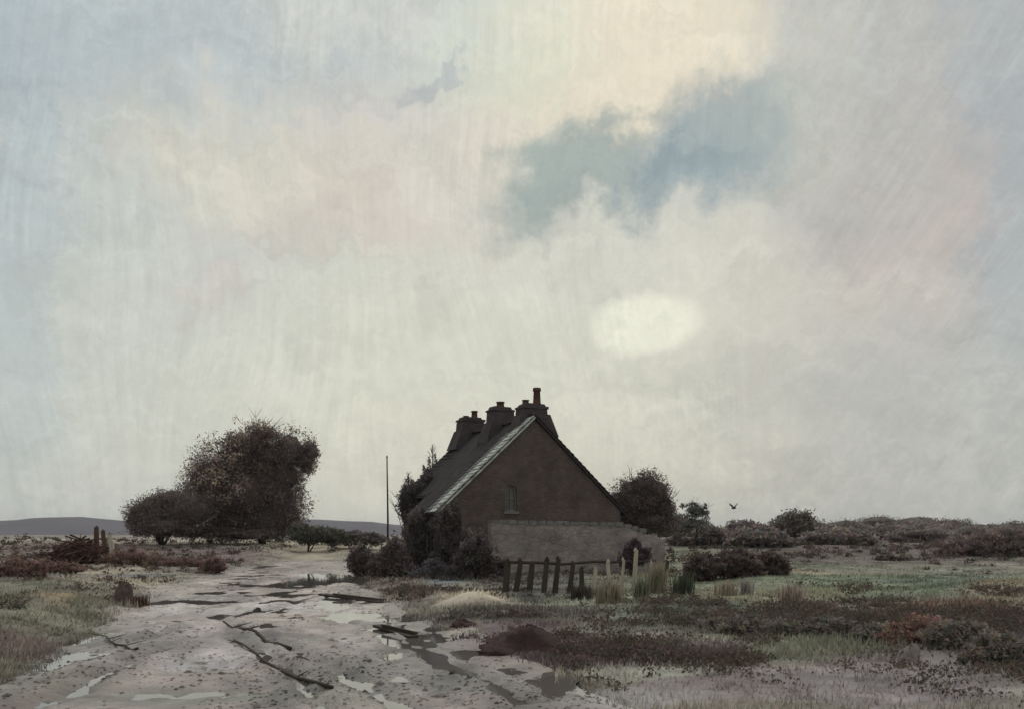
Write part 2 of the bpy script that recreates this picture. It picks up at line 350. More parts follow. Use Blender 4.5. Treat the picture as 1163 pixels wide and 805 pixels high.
# (x, y, rx, ry, depth) dips that hold water, from photo pixels
PUD = []
for px, py, wpx, ry, dep in [(376, 656, 30, 3.6, .15), (345, 662, 30, 1.2, .09), (300, 665, 24, .9, .06), (400, 700, 24, 1.0, .08), (436, 714, 24, .7, .08), (322, 683, 22, .7, .07),
                             (385, 690, 14, .7, .045), (230, 674, 24, .9, .045), (210, 705, 30, .6, .035), (250, 700, 26, .55, .04),
                             (150, 742, 30, .35, .03), (330, 712, 26, .5, .03), (470, 745, 40, .35, .03), (400, 775, 60, .3, .025), (545, 782, 30, .3, .03), (215, 790, 60, .3, .03)]:
    x, y = gnd(px, py); PUD.append((x, y, wpx/F*y, ry, dep))
RUTS = [[(262, 722), (300, 748), (350, 786), (380, 815)], [(245, 700), (290, 722), (335, 741), (400, 770), (470, 812)], [(365, 700), (430, 720), (520, 760), (600, 800)],
        [(150, 730), (200, 712), (260, 700), (330, 686), (365, 676)], [(90, 790), (150, 750), (200, 735)]]
RUTW = [[gnd(*p) for p in r] for r in RUTS]
def seg_d(x, y, pts):
    best = np.full(np.shape(x), 1e9)
    for (ax, ay), (bx, by) in zip(pts[:-1], pts[1:]):
        dx, dy = bx-ax, by-ay; t = np.clip(((x-ax)*dx+(y-ay)*dy)/(dx*dx+dy*dy), 0, 1)
        best = np.minimum(best, np.hypot(x-ax-t*dx, y-ay-t*dy))
    return best
WL = -.035                                           # water level in the track
def height(x, y, water=False):
    x = np.asarray(x, float); y = np.asarray(y, float)
    l, r = edges(y); yy = np.maximum(y, 1)
    rise = sstep(44, 74, y)*1.0+sstep(100, 400, y)*.3
    h = rise+fbm(x*.11, y*.11, 3, 5)*.22*sstep(6, 30, y)*sstep(0, 3, np.maximum(l-x, x-r))
    outL = sstep(0, 1.6, l-x); outR = sstep(0, 1.6, x-r)
    h = h+outL*(.16+.10*fbm(x*.35, y*.35, 2, 3))+outR*(.10+.12*fbm(x*.35, y*.35, 2, 4))
    # left olive bank, sandy mound right of the track, shallow ditch on the right
    for px, py, wpx, ry, a in [(50, 705, 75, 2.6, .30), (110, 672, 70, 3, .22), (538, 688, 30, 1.4, .28), (600, 735, 40, .8, .12)]:
        cx, cy = gnd(px, py); h = h+a*np.exp(-((x-cx)/(wpx/F*cy))**2-((y-cy)/ry)**2)
    inside = 1-np.maximum(outL, outR)
    if water: return rise-.014+0*x
    h = h+fbm(x*.7, y*.7, 3, 9)*.05
    t = fbm(x*1.5, y*.45, 4, 21)*.075+fbm(x*4, y*3, 3, 31)*.022+.006
    for cx, cy, rx, ry, dep in PUD: t = t-dep*1.25*np.exp(-((x-cx)/rx)**4-((y-cy)/ry)**4)
    for rt in RUTW:
        d = seg_d(x+fbm(x, y, 2, 55)*.25, y, rt); t = t-.045*np.exp(-(d/.11)**2)+.035*np.exp(-((d-.26)/.1)**2)
    return h+t*inside*(1-sstep(45, 60, y))
# colours of the land itself, laid out in world space from where they stand in the picture
REG = [ # px, py, rx, ry, colour, softness
 (250, 625, 420, 14, (128, 122, 104), .5), (900, 616, 420, 9, (92, 80, 72), .5), (960, 632, 380, 15, (80, 70, 64), .4), (1120, 625, 120, 16, (78, 68, 64), .4), (800, 615, 70, 12, (132, 112, 100), .5),
 (360, 632, 70, 9, (128, 116, 92), .5), (120, 622, 100, 8, (140, 132, 116), .5), (110, 638, 160, 7, (92, 74, 68), .4), (250, 640, 60, 5, (96, 78, 74), .4),
 (100, 662, 110, 14, (132, 122, 104), .4), (45, 705, 95, 34, (98, 95, 78), .4), (60, 700, 24, 10, (138, 120, 92), .4), (20, 660, 60, 12, (90, 84, 78), .4), (180, 690, 60, 8, (104, 88, 76), .5),
 (20, 770, 90, 40, (104, 98, 84), .5), (40, 742, 70, 14, (96, 82, 76), .4),
 (450, 674, 60, 14, (98, 86, 78), .5), (505, 657, 34, 9, (82, 90, 98), .4), (420, 680, 60, 8, (112, 102, 92), .5),
 (640, 672, 120, 22, (78, 76, 68), .4), (700, 690, 90, 16, (112, 116, 98), .4), (760, 655, 90, 22, (108, 106, 86), .5),
 (538, 684, 42, 11, (158, 144, 122), .35), (600, 700, 120, 9, (82, 76, 70), .4),
 (1000, 668, 250, 20, (92, 101, 78), .4), (860, 680, 90, 12, (108, 105, 82), .5), (1090, 662, 80, 12, (86, 96, 80), .5), (950, 654, 80, 4, (128, 110, 86), .4), (1140, 680, 50, 20, (112, 102, 80), .5),
 (980, 714, 240, 22, (70, 66, 58), .4), (800, 702, 120, 12, (84, 88, 74), .4), (1080, 694, 90, 6, (104, 78, 66), .4),
 (900, 745, 190, 16, (102, 101, 82), .5), (1050, 752, 130, 20, (100, 90, 88), .5), (1130, 735, 60, 40, (80, 72, 72), .5), (960, 740, 90, 14, (94, 94, 76), .5),
 (640, 742, 150, 22, (98, 84, 86), .4), (600, 722, 70, 14, (88, 70, 74), .4), (740, 750, 90, 14, (76, 66, 68), .4), (700, 722, 70, 10, (112, 112, 100), .5),
 (800, 782, 240, 22, (116, 102, 101), .5), (700, 795, 140, 16, (120, 114, 112), .5), (1000, 790, 160, 22, (120, 110, 112), .5), (660, 770, 70, 9, (108, 98, 84), .5), (770, 765, 80, 8, (126, 124, 112), .5),
]
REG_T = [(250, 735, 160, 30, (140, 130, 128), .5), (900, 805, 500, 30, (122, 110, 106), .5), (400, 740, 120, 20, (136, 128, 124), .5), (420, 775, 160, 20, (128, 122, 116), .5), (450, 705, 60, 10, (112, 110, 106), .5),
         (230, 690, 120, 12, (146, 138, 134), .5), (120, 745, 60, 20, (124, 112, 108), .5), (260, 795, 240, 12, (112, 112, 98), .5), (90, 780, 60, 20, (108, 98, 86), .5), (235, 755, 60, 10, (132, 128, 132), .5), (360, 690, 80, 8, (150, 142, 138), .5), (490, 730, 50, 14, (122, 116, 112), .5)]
def blend(x, y, c, regs):
    yy = np.maximum(y, 5); px = CX+F*x/yy; py = HZ+F*EYE/yy
    w1 = fbm(x*.8, y*.8, 4, 40); w2 = fbm(x*.25, y*.25, 3, 47); w3 = fbm(x*2.6, y*2.6, 3, 60)
    for a, b, rx, ry, colr, s in regs:
        r = np.hypot((px-a)/rx, (py-b)/ry)+w1*.42+w2*.35+w3*.18
        m = (1-sstep(1-s, 1+s*.7, r))[:, None]
        c = c*(1-m)+np.array(alb(colr))*m
    return c
def land_col(x, y, n=True):
    py = HZ+F*EYE/np.maximum(y, 5); c = np.zeros((len(x), 3))+np.array(alb((108, 102, 90)))
    c = blend(x, y, c, REG)
    v = .92+.5*fbm(x*.45, y*1.1, 4, 66)+.35*fbm(x*1.7, y*1.7, 4, 70)+.25*fbm(x*6, y*6, 3, 75)
    far = sstep(60, 160, y)[:, None]*.8
    c = c*(1-far)+np.array(alb((100, 92, 84)))*far*(1+.5*fbm(x*.02, y*.06, 3, 81))[:, None]
    return c*v[:, None]
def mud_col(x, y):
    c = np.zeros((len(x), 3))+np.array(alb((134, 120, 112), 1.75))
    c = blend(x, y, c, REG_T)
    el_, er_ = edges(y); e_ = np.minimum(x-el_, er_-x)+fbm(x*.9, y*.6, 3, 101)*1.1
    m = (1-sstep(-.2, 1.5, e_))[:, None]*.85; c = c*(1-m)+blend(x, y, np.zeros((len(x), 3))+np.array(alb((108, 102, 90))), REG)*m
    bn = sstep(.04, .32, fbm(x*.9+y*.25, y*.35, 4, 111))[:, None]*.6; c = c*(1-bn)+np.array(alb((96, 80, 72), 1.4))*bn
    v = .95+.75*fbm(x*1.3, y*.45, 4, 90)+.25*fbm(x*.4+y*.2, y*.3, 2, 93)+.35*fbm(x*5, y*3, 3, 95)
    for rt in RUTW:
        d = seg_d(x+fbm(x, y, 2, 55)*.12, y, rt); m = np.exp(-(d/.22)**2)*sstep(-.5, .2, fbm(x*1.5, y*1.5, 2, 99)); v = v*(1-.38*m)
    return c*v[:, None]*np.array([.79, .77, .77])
def grid(xs, ys):
    gx, gy = np.meshgrid(xs, ys); nx, ny = len(xs), len(ys)
    i = np.arange(nx*ny).reshape(ny, nx)
    f = np.stack([i[:-1, :-1], i[:-1, 1:], i[1:, 1:], i[1:, :-1]], -1).reshape(-1, 4)
    return gx.ravel(), gy.ravel(), f
def grid_mesh(name, x, y, z, f, m, colors=None):
    me = bpy.data.meshes.new(name); n = len(x)
    me.vertices.add(n); me.vertices.foreach_set('co', np.stack([x, y, z], 1).astype(np.float32).ravel())
    k = f.shape[1]; nf = len(f); me.loops.add(nf*k); me.loops.foreach_set('vertex_index', f.astype(np.int32).ravel())
    me.polygons.add(nf); me.polygons.foreach_set('loop_start', np.arange(0, nf*k, k, dtype=np.int32))
    try: me.polygons.foreach_set('loop_total', np.full(nf, k, np.int32))
    except Exception: pass
    me.update(calc_edges=True); me.validate()
    if colors is not None:
        a = me.color_attributes.new('Col', 'FLOAT_COLOR', 'POINT')
        cc = np.ones((n, 4), np.float32); cc[:, :3] = np.clip(colors, 0, .9); a.data.foreach_set('color', cc.ravel())
    me.polygons.foreach_set('use_smooth', np.ones(nf, bool)) if name != 'grass' else None
    return link(name, me, m)
xs_in = np.arange(-32, 32.01, .22); g = 32*1.06**np.arange(1, 85); xs = np.concatenate([-g[::-1], xs_in, g])
ys = [-12.0]
while ys[-1] < 8: ys.append(ys[-1]+.5)
while ys[-1] < 4500: ys.append(ys[-1]+max(.10, ys[-1]*.013))
gx, gy, gf = grid(xs, np.array(ys))
gz = height(gx, gy); el, er = edges(gy)
ins = sstep(-.1, .6, np.minimum(gx-el, er-gx))*(1-sstep(52, 57, gy)); gz = gz*(1-ins)+np.minimum(gz-.06, height(gx, gy, True)-.32)*ins
far = np.maximum(np.abs(gx)-60, 0)
ground = struct(grid_mesh('ground', gx, gy, gz, gf, M_ground, land_col(gx, gy)))
# the muddy track
ty = [-8.0]
while ty[-1] < 60: ty.append(ty[-1]+max(.07, ty[-1]*.006))
ty = np.array(ty); us = np.linspace(0, 1, 110)
gu, gyy, tf = grid(us, ty)
l, r = edges(gyy); wv = .5+gyy*.012
l = l-.15-wv*(.5+fbm(gyy*.5, gyy*0+3, 4, 11)); r = r+.15+wv*(.5+fbm(gyy*.5, gyy*0+8, 4, 13))
tx = l+(r-l)*gu
edge = np.minimum(tx-l, r-tx)
tz = height(tx, gyy)+.012-.13*(1-sstep(0, .5, edge))
tz = tz-.3*sstep(54, 59, gyy)
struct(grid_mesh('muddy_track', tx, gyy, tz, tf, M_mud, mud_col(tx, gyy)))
# standing water: level sheets that the mud rises out of
wz = height(tx, gyy, True)+.012
sel = (edge[tf] > .25).all(1)&(gyy[tf] < 50).all(1)&((wz-tz)[tf].max(1) > -.004)
wf = tf[sel]; used_, inv_ = np.unique(wf, return_inverse=True); wf = inv_.reshape(wf.shape)
struct(grid_mesh('puddles', tx[used_], gyy[used_], wz[used_], wf, M_water))
px_, py_ = gnd(133, 657); lev = float(height(px_, py_))
mb = MB(); k = 30; v = [(px_, py_, lev+.05)]+[(px_+(1.7+.5*math.sin(3*t))*math.cos(t), py_+(1.9+.5*math.sin(2*t))*math.sin(t), lev+.05) for t in [2*math.pi*j/k for j in range(k)]]
M_dark = mat('peaty_water', (.012, .016, .026), .3, .3, .3, 2, .3, 8)
struct(mesh('dark_pool', v, [(0, 1+j, 1+(j+1) % k) for j in range(k)], M_dark))

# hills on the skyline
def hills(name, xs_, d, prof, depth, m, seed):
    n = len(xs_); rows = [(-1, 0), (-.6, .55), (-.25, .9), (0, 1), (.5, .8), (1.2, 0)]
    v = []; f = []
    for u, k in rows:
        for x in xs_:
            hh = prof(x)*k*(1+.10*float(fbm(np.array([x*.01]), np.array([u*3.0]), 3, seed)[0]))
            v.append((x, d+u*depth, hh-3))
    for i in range(len(rows)-1):
        for j in range(n-1): a = i*n+j; f.append((a, a+1, a+1+n, a+n))
    return struct(mesh(name, v, f, m, smooth=True))
def prof_px(pts, d):
    xs0 = [px2x(p, d) for p, _ in pts]; zs = [py2z(q, d)+3 for _, q in pts]
    return lambda x: float(np.interp(x, xs0, zs))+1.2*float(fbm(np.array([x*.03]), np.array([0.]), 4, 17)[0])
d1 = 1500
hills('hills', np.linspace(-2500, 2600, 240), d1, prof_px([(-1200, 596), (-300, 592), (-60, 592), (20, 591), (90, 585), (130, 589), (165, 597), (330, 596), (345, 590), (420, 592), (470, 598), (600, 600), (900, 602), (960, 596), (1010, 590), (1080, 594), (1120, 596), (1300, 590), (2600, 596)], d1), 300, M_hill, 5)

# ------------------------------------------------------------------ foliage
def leaf_mesh(name, lobes, n, size, colr, parent, core=.72, clump=.12, vary=.45, dens=26, up=0.0, flat=1.0):
    """lobes: (x,y,z,rx,ry,rz) in the parent's space; leaf clumps spread through the volume round a rough inner mass"""
    V = []; Cc = []; Fq = []
    vol = np.array([l[3]*l[4]*l[5] for l in lobes])**.67; vol = vol/vol.sum(); nv = 0
    base = np.array(colr)*3.0
    for lb, w in zip(lobes, vol):
        c0 = np.array(lb[:3]); rr = np.array(lb[3:]); k = max(20, int(n*w)); nc = max(5, k//dens)
        dirs = rng.normal(size=(nc, 3)); dirs /= np.linalg.norm(dirs, axis=1)[:, None]
        rad = rng.uniform(.35, 1.0, nc)**.45*(1+.12*rng.normal(size=nc).clip(-1.5, 1.5))
        cc = dirs*rad[:, None]; cb = 1+vary*rng.uniform(-1, 1, nc)
        idx = rng.integers(0, nc, k)
        p = cc[idx]+rng.normal(size=(k, 3))*clump; p = c0+p*rr
        a = rng.normal(size=(k, 3)); a[:, 2] = a[:, 2]*flat+up; a /= np.linalg.norm(a, axis=1)[:, None]
        b = rng.normal(size=(k, 3)); b -= (b*a).sum(1)[:, None]*a; b /= np.linalg.norm(b, axis=1)[:, None]
        s = size*rng.uniform(.5, 1.5, k)[:, None]
        q = np.stack([p-a*s, p+b*s*.42, p+a*s, p-b*s*.42], 1).reshape(-1, 3)
        V.append(q); Fq.append(np.arange(4*k).reshape(k, 4)+nv); nv += 4*k
        t = base[None]*(cb[idx]*rng.uniform(.75, 1.25, k))[:, None]*(1+.10*rng.normal(size=(k, 3)))
        Cc.append(np.repeat(t, 4, 0))
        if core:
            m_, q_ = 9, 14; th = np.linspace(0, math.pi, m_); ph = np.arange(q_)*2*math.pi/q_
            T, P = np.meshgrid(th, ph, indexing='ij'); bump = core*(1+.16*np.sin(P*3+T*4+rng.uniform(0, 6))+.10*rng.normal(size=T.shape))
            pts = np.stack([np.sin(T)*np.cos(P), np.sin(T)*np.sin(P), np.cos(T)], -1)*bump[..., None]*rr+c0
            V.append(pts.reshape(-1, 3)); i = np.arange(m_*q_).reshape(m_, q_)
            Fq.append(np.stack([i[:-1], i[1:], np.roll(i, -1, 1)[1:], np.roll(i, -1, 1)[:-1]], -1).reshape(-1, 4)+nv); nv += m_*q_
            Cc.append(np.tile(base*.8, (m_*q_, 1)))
    V = np.concatenate(V); Fq = np.concatenate(Fq); Cc = np.concatenate(Cc)
    me = bpy.data.meshes.new(name); me.vertices.add(len(V)); me.vertices.foreach_set('co', V.astype(np.float32).ravel())
    me.loops.add(Fq.size); me.loops.foreach_set('vertex_index', Fq.astype(np.int32).ravel())
    me.polygons.add(len(Fq)); me.polygons.foreach_set('loop_start', np.arange(0, Fq.size, 4, dtype=np.int32))
    me.update(calc_edges=True)
    a = me.color_attributes.new('Col', 'FLOAT_COLOR', 'POINT'); c4 = np.ones((len(V), 4), np.float32); c4[:, :3] = np.clip(Cc, .004, .6); a.data.foreach_set('color', c4.ravel())
    return link(name, me, M_leaf, parent)
def limbs(mb, p, d, ln, r, depth, wind=(0, 0), k=5):
    pts = [Vector(p)]; rad = [r]; dd = Vector(d).normalized()
    for i in range(4):
        dd = (dd+Vector((random.uniform(-.2, .2)+wind[0], random.uniform(-.2, .2)+wind[1], random.uniform(-.05, .12)))).normalized()
        pts.append(pts[-1]+dd*ln/4); rad.append(r*(1-.13*(i+1)))
    mb.tube([tuple(q) for q in pts], rad, k)
    if depth:
        for j in range(random.choice((2, 3, 3))):
            nd = (dd+Vector((random.uniform(-.8, .8), random.uniform(-.8, .8), random.uniform(-.2, .6)))).normalized()
            limbs(mb, pts[random.choice((3, 4))], nd, ln*random.uniform(.6, .8), r*.55, depth-1, wind, 4)
def lobes_px(lst, d, depthk=.9, ground_z=0, x0=0):
    """lobes given by where they show, turned into metres at distance d (relative to the plant's foot)"""
    s = d/F; out = []
    for px, py, rx, ry, dy in lst:
        out.append((px2x(px, d)-x0, dy, py2z(py, d)-ground_z, rx*s, (rx+ry)/2*s*depthk, ry*s))
    return out
DK = (.050, .040, .038)
def plant(name, label, cat, px, d, lst, n, size, colr, group=None, trunk=.1, depth=3, part='foliage', wind=(0, 0), th=None, core=.72, vary=.45, stem='stem', tlen=None):
    x = px2x(px, d); z = float(height(x, d))-.05
    t = thing(name, label, cat, (x, d, z), 0, group)
    lob = lobes_px(lst, d, ground_z=z, x0=x)
    leaf_mesh(part, lob, int(n*1.25), size*.88, colr, t, core=core, vary=vary)
    mb = MB(); top = max(l[2]+l[5] for l in lob)
    nst = 1 if stem == 'trunk' else 4
    for i in range(nst):
        lean = (random.uniform(-.5, .5), random.uniform(-.4, .4), 1) if nst > 1 else (.08, 0, 1)
        limbs(mb, (0 if nst == 1 else random.uniform(-.6, .6)*trunk, 0, -.1), lean, (tlen or top*.42), trunk, depth, wind)
    mb.build(stem, M_bark, t, True)
    return t
# the big windswept tree group on the left
plant('windswept_tree', 'large dark windswept tree with a rounded crown leaning right over the fields', 'tree', 298, 70,
      [(292, 512, 40, 27, 0), (330, 512, 29, 27, 0), (344, 522, 18, 15, 0), (322, 578, 30, 36, 0), (322, 542, 27, 26, 0), (300, 535, 40, 30, .3), (258, 525, 38, 28, .5), (228, 545, 24, 22, .5), (285, 560, 50, 48, 0), (222, 568, 22, 24, 0), (240, 540, 28, 26, .3), (355, 512, 10, 14, 0), (318, 568, 27, 40, 0), (250, 570, 38, 36, 0), (300, 492, 22, 12, 0), (270, 503, 22, 14, 0), (350, 520, 13, 20, 0), (306, 592, 38, 24, -.5), (262, 592, 32, 22, -.3), (285, 606, 62, 9, -1.2), (225, 604, 30, 9, -.8)],
      62000, .085, (.058, .046, .044), trunk=.32, depth=5, part='crown', stem='trunk', wind=(.04, 0), vary=.5, core=.55, tlen=3.6)
wt = [o for o in bpy.data.objects if o.name == 'windswept_tree'][0]
lb_ = lobes_px([(250, 525, 36, 26, -1.5), (232, 545, 24, 22, -1.2), (268, 545, 30, 26, -2.6), (350, 535, 15, 14, -.5), (300, 500, 40, 20, -1.6)], 70, ground_z=wt.location.z, x0=wt.location.x)
leaf_mesh('highlight_foliage', lb_, 3200, .085, (.115, .092, .077), wt, core=0, vary=.6)['label'] = 'straw-brown leaves put in as painted highlights, mostly upper left'  # highlights of the crown painted as paler sparse leaves
plant('round_bush', 'rounded dark brown bush joined to the left foot of the windswept tree', 'bush', 185, 67,
      [(178, 583, 34, 24, 0), (212, 580, 32, 26, 0), (160, 590, 18, 20, 0), (195, 572, 24, 18, 0), (190, 597, 40, 14, -.5)], 20000, .08, (.062, .05, .048), depth=3, trunk=.12)
plant('dark_bush', 'low dark green bush just right of the windswept tree', 'bush', 350, 62, [(350, 607, 22, 11, 0), (375, 608, 20, 10, 0), (342, 603, 12, 10, 0)], 5000, .10, (.042, .042, .034), 'low bushes right of the windswept tree', depth=2, trunk=.06)
plant('dark_bush', 'small faded bush between the windswept tree and the thin pole', 'bush', 398, 64, [(400, 610, 24, 8, 0), (425, 612, 14, 7, 0)], 3000, .11, (.058, .052, .05), 'low bushes right of the windswept tree', depth=2, trunk=.05)
# shrubs by the cottage
BL = (.034, .028, .028)
for px, d, lst, n, lab, colr in [
    (512, 38.5, [(511, 592, 14, 20, 0), (513, 617, 14, 26, 0), (510, 640, 16, 20, 0)], 7000, 'tall near-black shrub standing at the corner of the gable and side wall', BL),
    (472, 42, [(474, 600, 12, 22, 0), (470, 622, 15, 25, 0)], 5500, 'tall dark shrub against the middle of the cottage side wall', BL),
    (466, 48, [(463, 570, 12, 22, 0), (472, 590, 16, 26, 0), (478, 560, 10, 16, 0), (484, 545, 6, 16, .3)], 7000, 'ragged dark shrub climbing the far end of the side wall to the eave', (.04, .034, .036)),
    (540, 35, [(540, 632, 20, 26, 0), (556, 650, 20, 20, 0), (528, 650, 18, 18, 0)], 7000, 'dark bushy shrub before the left end of the garden wall', BL),
    (412, 41, [(410, 637, 16, 19, 0), (425, 644, 14, 12, 0)], 4000, 'leftmost dark bush by the track, left of the thin pole', (.045, .035, .034)),
    (446, 38, [(446, 635, 17, 25, 0), (455, 648, 18, 14, 0), (432, 648, 14, 14, 0)], 5500, 'dark reddish bush at the foot of the thin pole', (.044, .034, .034)),
    (494, 37, [(492, 650, 16, 14, 0), (478, 655, 14, 9, 0)], 3500, 'low dark bush under the two tall shrubs beside the cottage', (.045, .042, .046))]:
    plant('garden_shrub', lab, 'shrub', px, d, lst, n, .075, colr, 'dark shrubs round the cottage', depth=2, trunk=.04, core=.7)
plant('round_tree', 'round dark tree rising behind the right end of the cottage', 'tree', 732, 52,
      [(718, 568, 26, 26, 0), (737, 562, 24, 27, 0), (752, 578, 15, 20, 0), (706, 580, 18, 20, 0), (740, 592, 34, 16, 0)], 22000, .065, (.052, .042, .04), depth=4, trunk=.14, part='crown', stem='trunk', vary=.4)
plant('small_tree', 'small thin tree right of the round tree behind the wall', 'tree', 789, 60, [(786, 579, 14, 9, 0), (797, 580, 9, 8, 0), (786, 594, 22, 12, 0), (770, 600, 18, 8, 0)], 2600, .09, (.055, .055, .052), depth=4, trunk=.07, part='crown', stem='trunk', core=.4)
# ragged bare saplings beyond the far gable
for px, top, d, lab in [(491, 503, 54, 'slender ragged sapling poking up behind the low end of the roof'), (464, 535, 53, 'short bare sapling at the far left corner of the cottage')]:
    x = px2x(px, d); z = float(height(x, d)); hgt = py2z(top, d)-z
    t = thing('bare_sapling', lab, 'sapling', (x, d, z-.05), 0, 'saplings behind the cottage'); mb = MB()
    mb.tube([(0, 0, 0), (.05, 0, hgt*.5), (0, 0, hgt)], [.08, .05, .012], 5)
    for i in range(46):
        zz = hgt*random.uniform(.45, .98); a = random.uniform(0, 6.28); q = (hgt-zz)*.22+.12
        mb.tube([(0, 0, zz), (q*math.cos(a), q*math.sin(a), zz+q*1.5)], [.018, .007], 3)
    mb.build('trunk', M_bark, t)
    leaf_mesh('foliage', [(0, 0, hgt*.72, .34, .34, hgt*.22), (.15, 0, hgt*.55, .55, .5, hgt*.15)], 1500, .08, DK, t, core=0)
# shrubs right of the cottage and along the far fields
plant('field_bush', 'rounded grey-brown bush on the skyline right of the cottage', 'bush', 905, 72, [(905, 598, 26, 18, 0), (890, 604, 20, 14, 0), (922, 606, 18, 12, 0)], 7500, .12, (.064, .056, .052), depth=3, trunk=.1)
for i, (px, d, lst, lab) in enumerate([
    (802, 34, [(800, 645, 20, 14, 0), (786, 650, 12, 10, 0)], 'leftmost of three dark bushes in the field right of the garden wall'),
    (835, 34.5, [(836, 641, 24, 17, 0), (850, 646, 16, 14, 0)], 'tallest middle one of three dark bushes right of the garden wall'),
    (876, 35.5, [(876, 643, 19, 15, 0)], 'rightmost of three dark bushes in the field right of the garden wall')]):
    plant('field_bush', lab, 'bush', px, d, lst, 5000, .075, (.042, .032, .030), 'dark bushes in the field', depth=2, trunk=.04)
plant('field_bush', 'small dark bush at the right end of the garden wall', 'bush', 718, 37, [(718, 622, 11, 11, 0), (728, 630, 12, 10, 0), (715, 634, 12, 12, 0)], 3500, .07, (.042, .032, .034), depth=2, trunk=.03)
HB = [(770, 95, 598, 22), (845, 85, 602, 22), (960, 150, 601, 26), (1000, 170, 596, 30), (1045, 165, 597, 32), (1082, 150, 600, 26), (1112, 110, 606, 30), (1148, 95, 604, 34), (930, 120, 604, 22), (1180, 100, 606, 30), (1030, 90, 604, 40), (1135, 75, 608, 46), (800, 66, 609, 34), (860, 64, 611, 34), (950, 68, 611, 40), (1060, 80, 607, 44)]
PL = ['beyond the small thin tree', 'left of the rounded skyline bush', 'at the left end of the far hedgerow', 'where the far hedgerow swells', 'at the highest stretch of the far hedgerow', 'at the right end of the far hedgerow', 'before the far right hedgerow', 'at the right edge of the picture', 'close right of the rounded skyline bush', 'beyond the right edge of the fields', 'wide and low in front of the far hedgerow', 'large and dark close to the right edge', 'low and wide at the foot of the small thin tree', 'low, left in front of the rounded skyline bush', 'low, right in front of the rounded skyline bush', 'low, in front of the highest stretch of hedge']
for (px, d, py, w), pl in zip(HB, PL):
    plant('hedgerow_bush', 'distant hedgerow bush '+pl, 'bush', px, d, [(px, py, w, 11, 0), (px-w*.6, py+4, w*.6, 8, 0), (px+w*.6, py+3, w*.6, 9, 0)], 3800, .17, (.082, .070, .066), 'distant hedgerow bushes', depth=2, trunk=.08, core=.8)
plant('scrub_bush', 'wide brown scrub bush in the right field before the hedgerow', 'bush', 1110, 58, [(1110, 620, 40, 13, 0), (1150, 617, 40, 16, 0), (1080, 626, 20, 8, 0)], 7000, .11, (.068, .052, .05), depth=2, trunk=.05)
plant('scrub_bush', 'low dark scrub bush alone in the middle of the right field', 'bush', 1012, 52, [(1010, 636, 16, 5, 0), (1028, 637, 14, 4, 0)], 2200, .09, (.045, .035, .032), depth=2, trunk=.03)
# low scrub along the ditch, right foreground
for i, (px, base, w, top, lab) in enumerate([
    (812, 722, 24, 698, 'leftmost low brown shrub along the ditch'), (850, 726, 26, 694, 'second low shrub from the left along the ditch'), (893, 731, 26, 695, 'third low shrub from the left along the ditch'),
    (940, 733, 30, 696, 'fourth low shrub from the left along the ditch'), (1000, 738, 30, 703, 'low shrub in the middle of the ditch line, right of centre'), (1045, 742, 34, 697, 'reddish-topped low shrub on the ditch'),
    (1090, 748, 36, 700, 'large low shrub near the right end of the ditch'), (1136, 766, 36, 715, 'nearest and rightmost low shrub on the ditch')]):
    d = EYE*F/(base-HZ); z = 0
    plant('ditch_shrub', lab, 'shrub', px, d, [(px, (top+base)/2+4, w, (base-top)/2, 0), (px+w*.7, (top+base)/2+9, w*.7, (base-top)*.35, .1), (px-w*.7, (top+base)/2+8, w*.7, (base-top)*.35, -.1)],
          5200, .04, (.066, .058, .050) if i not in (5,) else (.085, .055, .045), 'low shrubs along the ditch', depth=2, trunk=.02, vary=.35)
plant('heather_clump', 'flat near-black heather clump on the bare ground right of the peat heap', 'heather', 742, 13.2, [(735, 742, 34, 9, 0), (772, 748, 36, 9, -.15), (800, 757, 22, 6, -.3)], 9000, .028, (.048, .034, .036), depth=2, trunk=.012)
# reddish scrub on the left
for px, d, lst, lab, n in [
    (22, 33, [(18, 648, 24, 14, 0), (38, 650, 16, 12, 0)], 'maroon scrub bush at the left edge of the picture', 5000),
    (60, 40, [(58, 643, 24, 7, 0), (80, 645, 18, 6, 0)], 'low red-brown scrub between the maroon bush and the brushwood heap', 3000),
    (160, 47, [(146, 633, 26, 10, 0), (178, 637, 22, 7, 0)], 'low red-brown scrub right of the old gate posts', 3000),
    (212, 46, [(208, 639, 22, 6, 0), (226, 641, 12, 5, 0)], 'low red-brown scrub halfway between the posts and the track', 2600),
    (244, 42, [(245, 642, 13, 9, 0), (235, 645, 10, 6, 0)], 'small upright maroon bush at the left edge of the track', 2600),
    (142, 24, [(142, 682, 9, 9, 0)], 'tuft of dark red scrub crowning the rock by the track', 900)]:
    plant('red_scrub', lab, 'scrub', px, d, lst, n, .06, (.072, .046, .040), 'red-brown scrub on the left', depth=2, trunk=.025)

# ------------------------------------------------------------------ old gate posts and brushwood heap on the left
for px, top, lean, lab in [(109, 598, .02, 'tallest of three old gate posts'), (121, 602, -.10, 'middle leaning old gate post'), (130, 606, -.16, 'rightmost leaning pale-edged gate post')]:
    d = 50; x = px2x(px, d); z = float(height(x, d)); h = py2z(top, d)-z
    t = thing('gate_post', lab+' above the red scrub', 'post', (x, d, z-.2), 0, 'old gate posts'); mb = MB()
    mb.box((lean*h/2, 0, (h+.2)/2), (.24, .22, h+.2), Euler((.04, lean, 0)), .02, .72); mb.build('post', M_red if px < 125 else M_pale, t)
    mb = MB(); mb.box((lean*h, 0, h+.2), (.17, .16, .12), Euler((0, lean, .3)), .02, .3); mb.build('post_top', M_red, t)
d = 50; x = px2x(90, d); z = float(height(x, d))
t = thing('brushwood_heap', 'heap of rust-brown branches piled left of the old gate posts', 'woodpile', (x, d, z)); mb = MB()
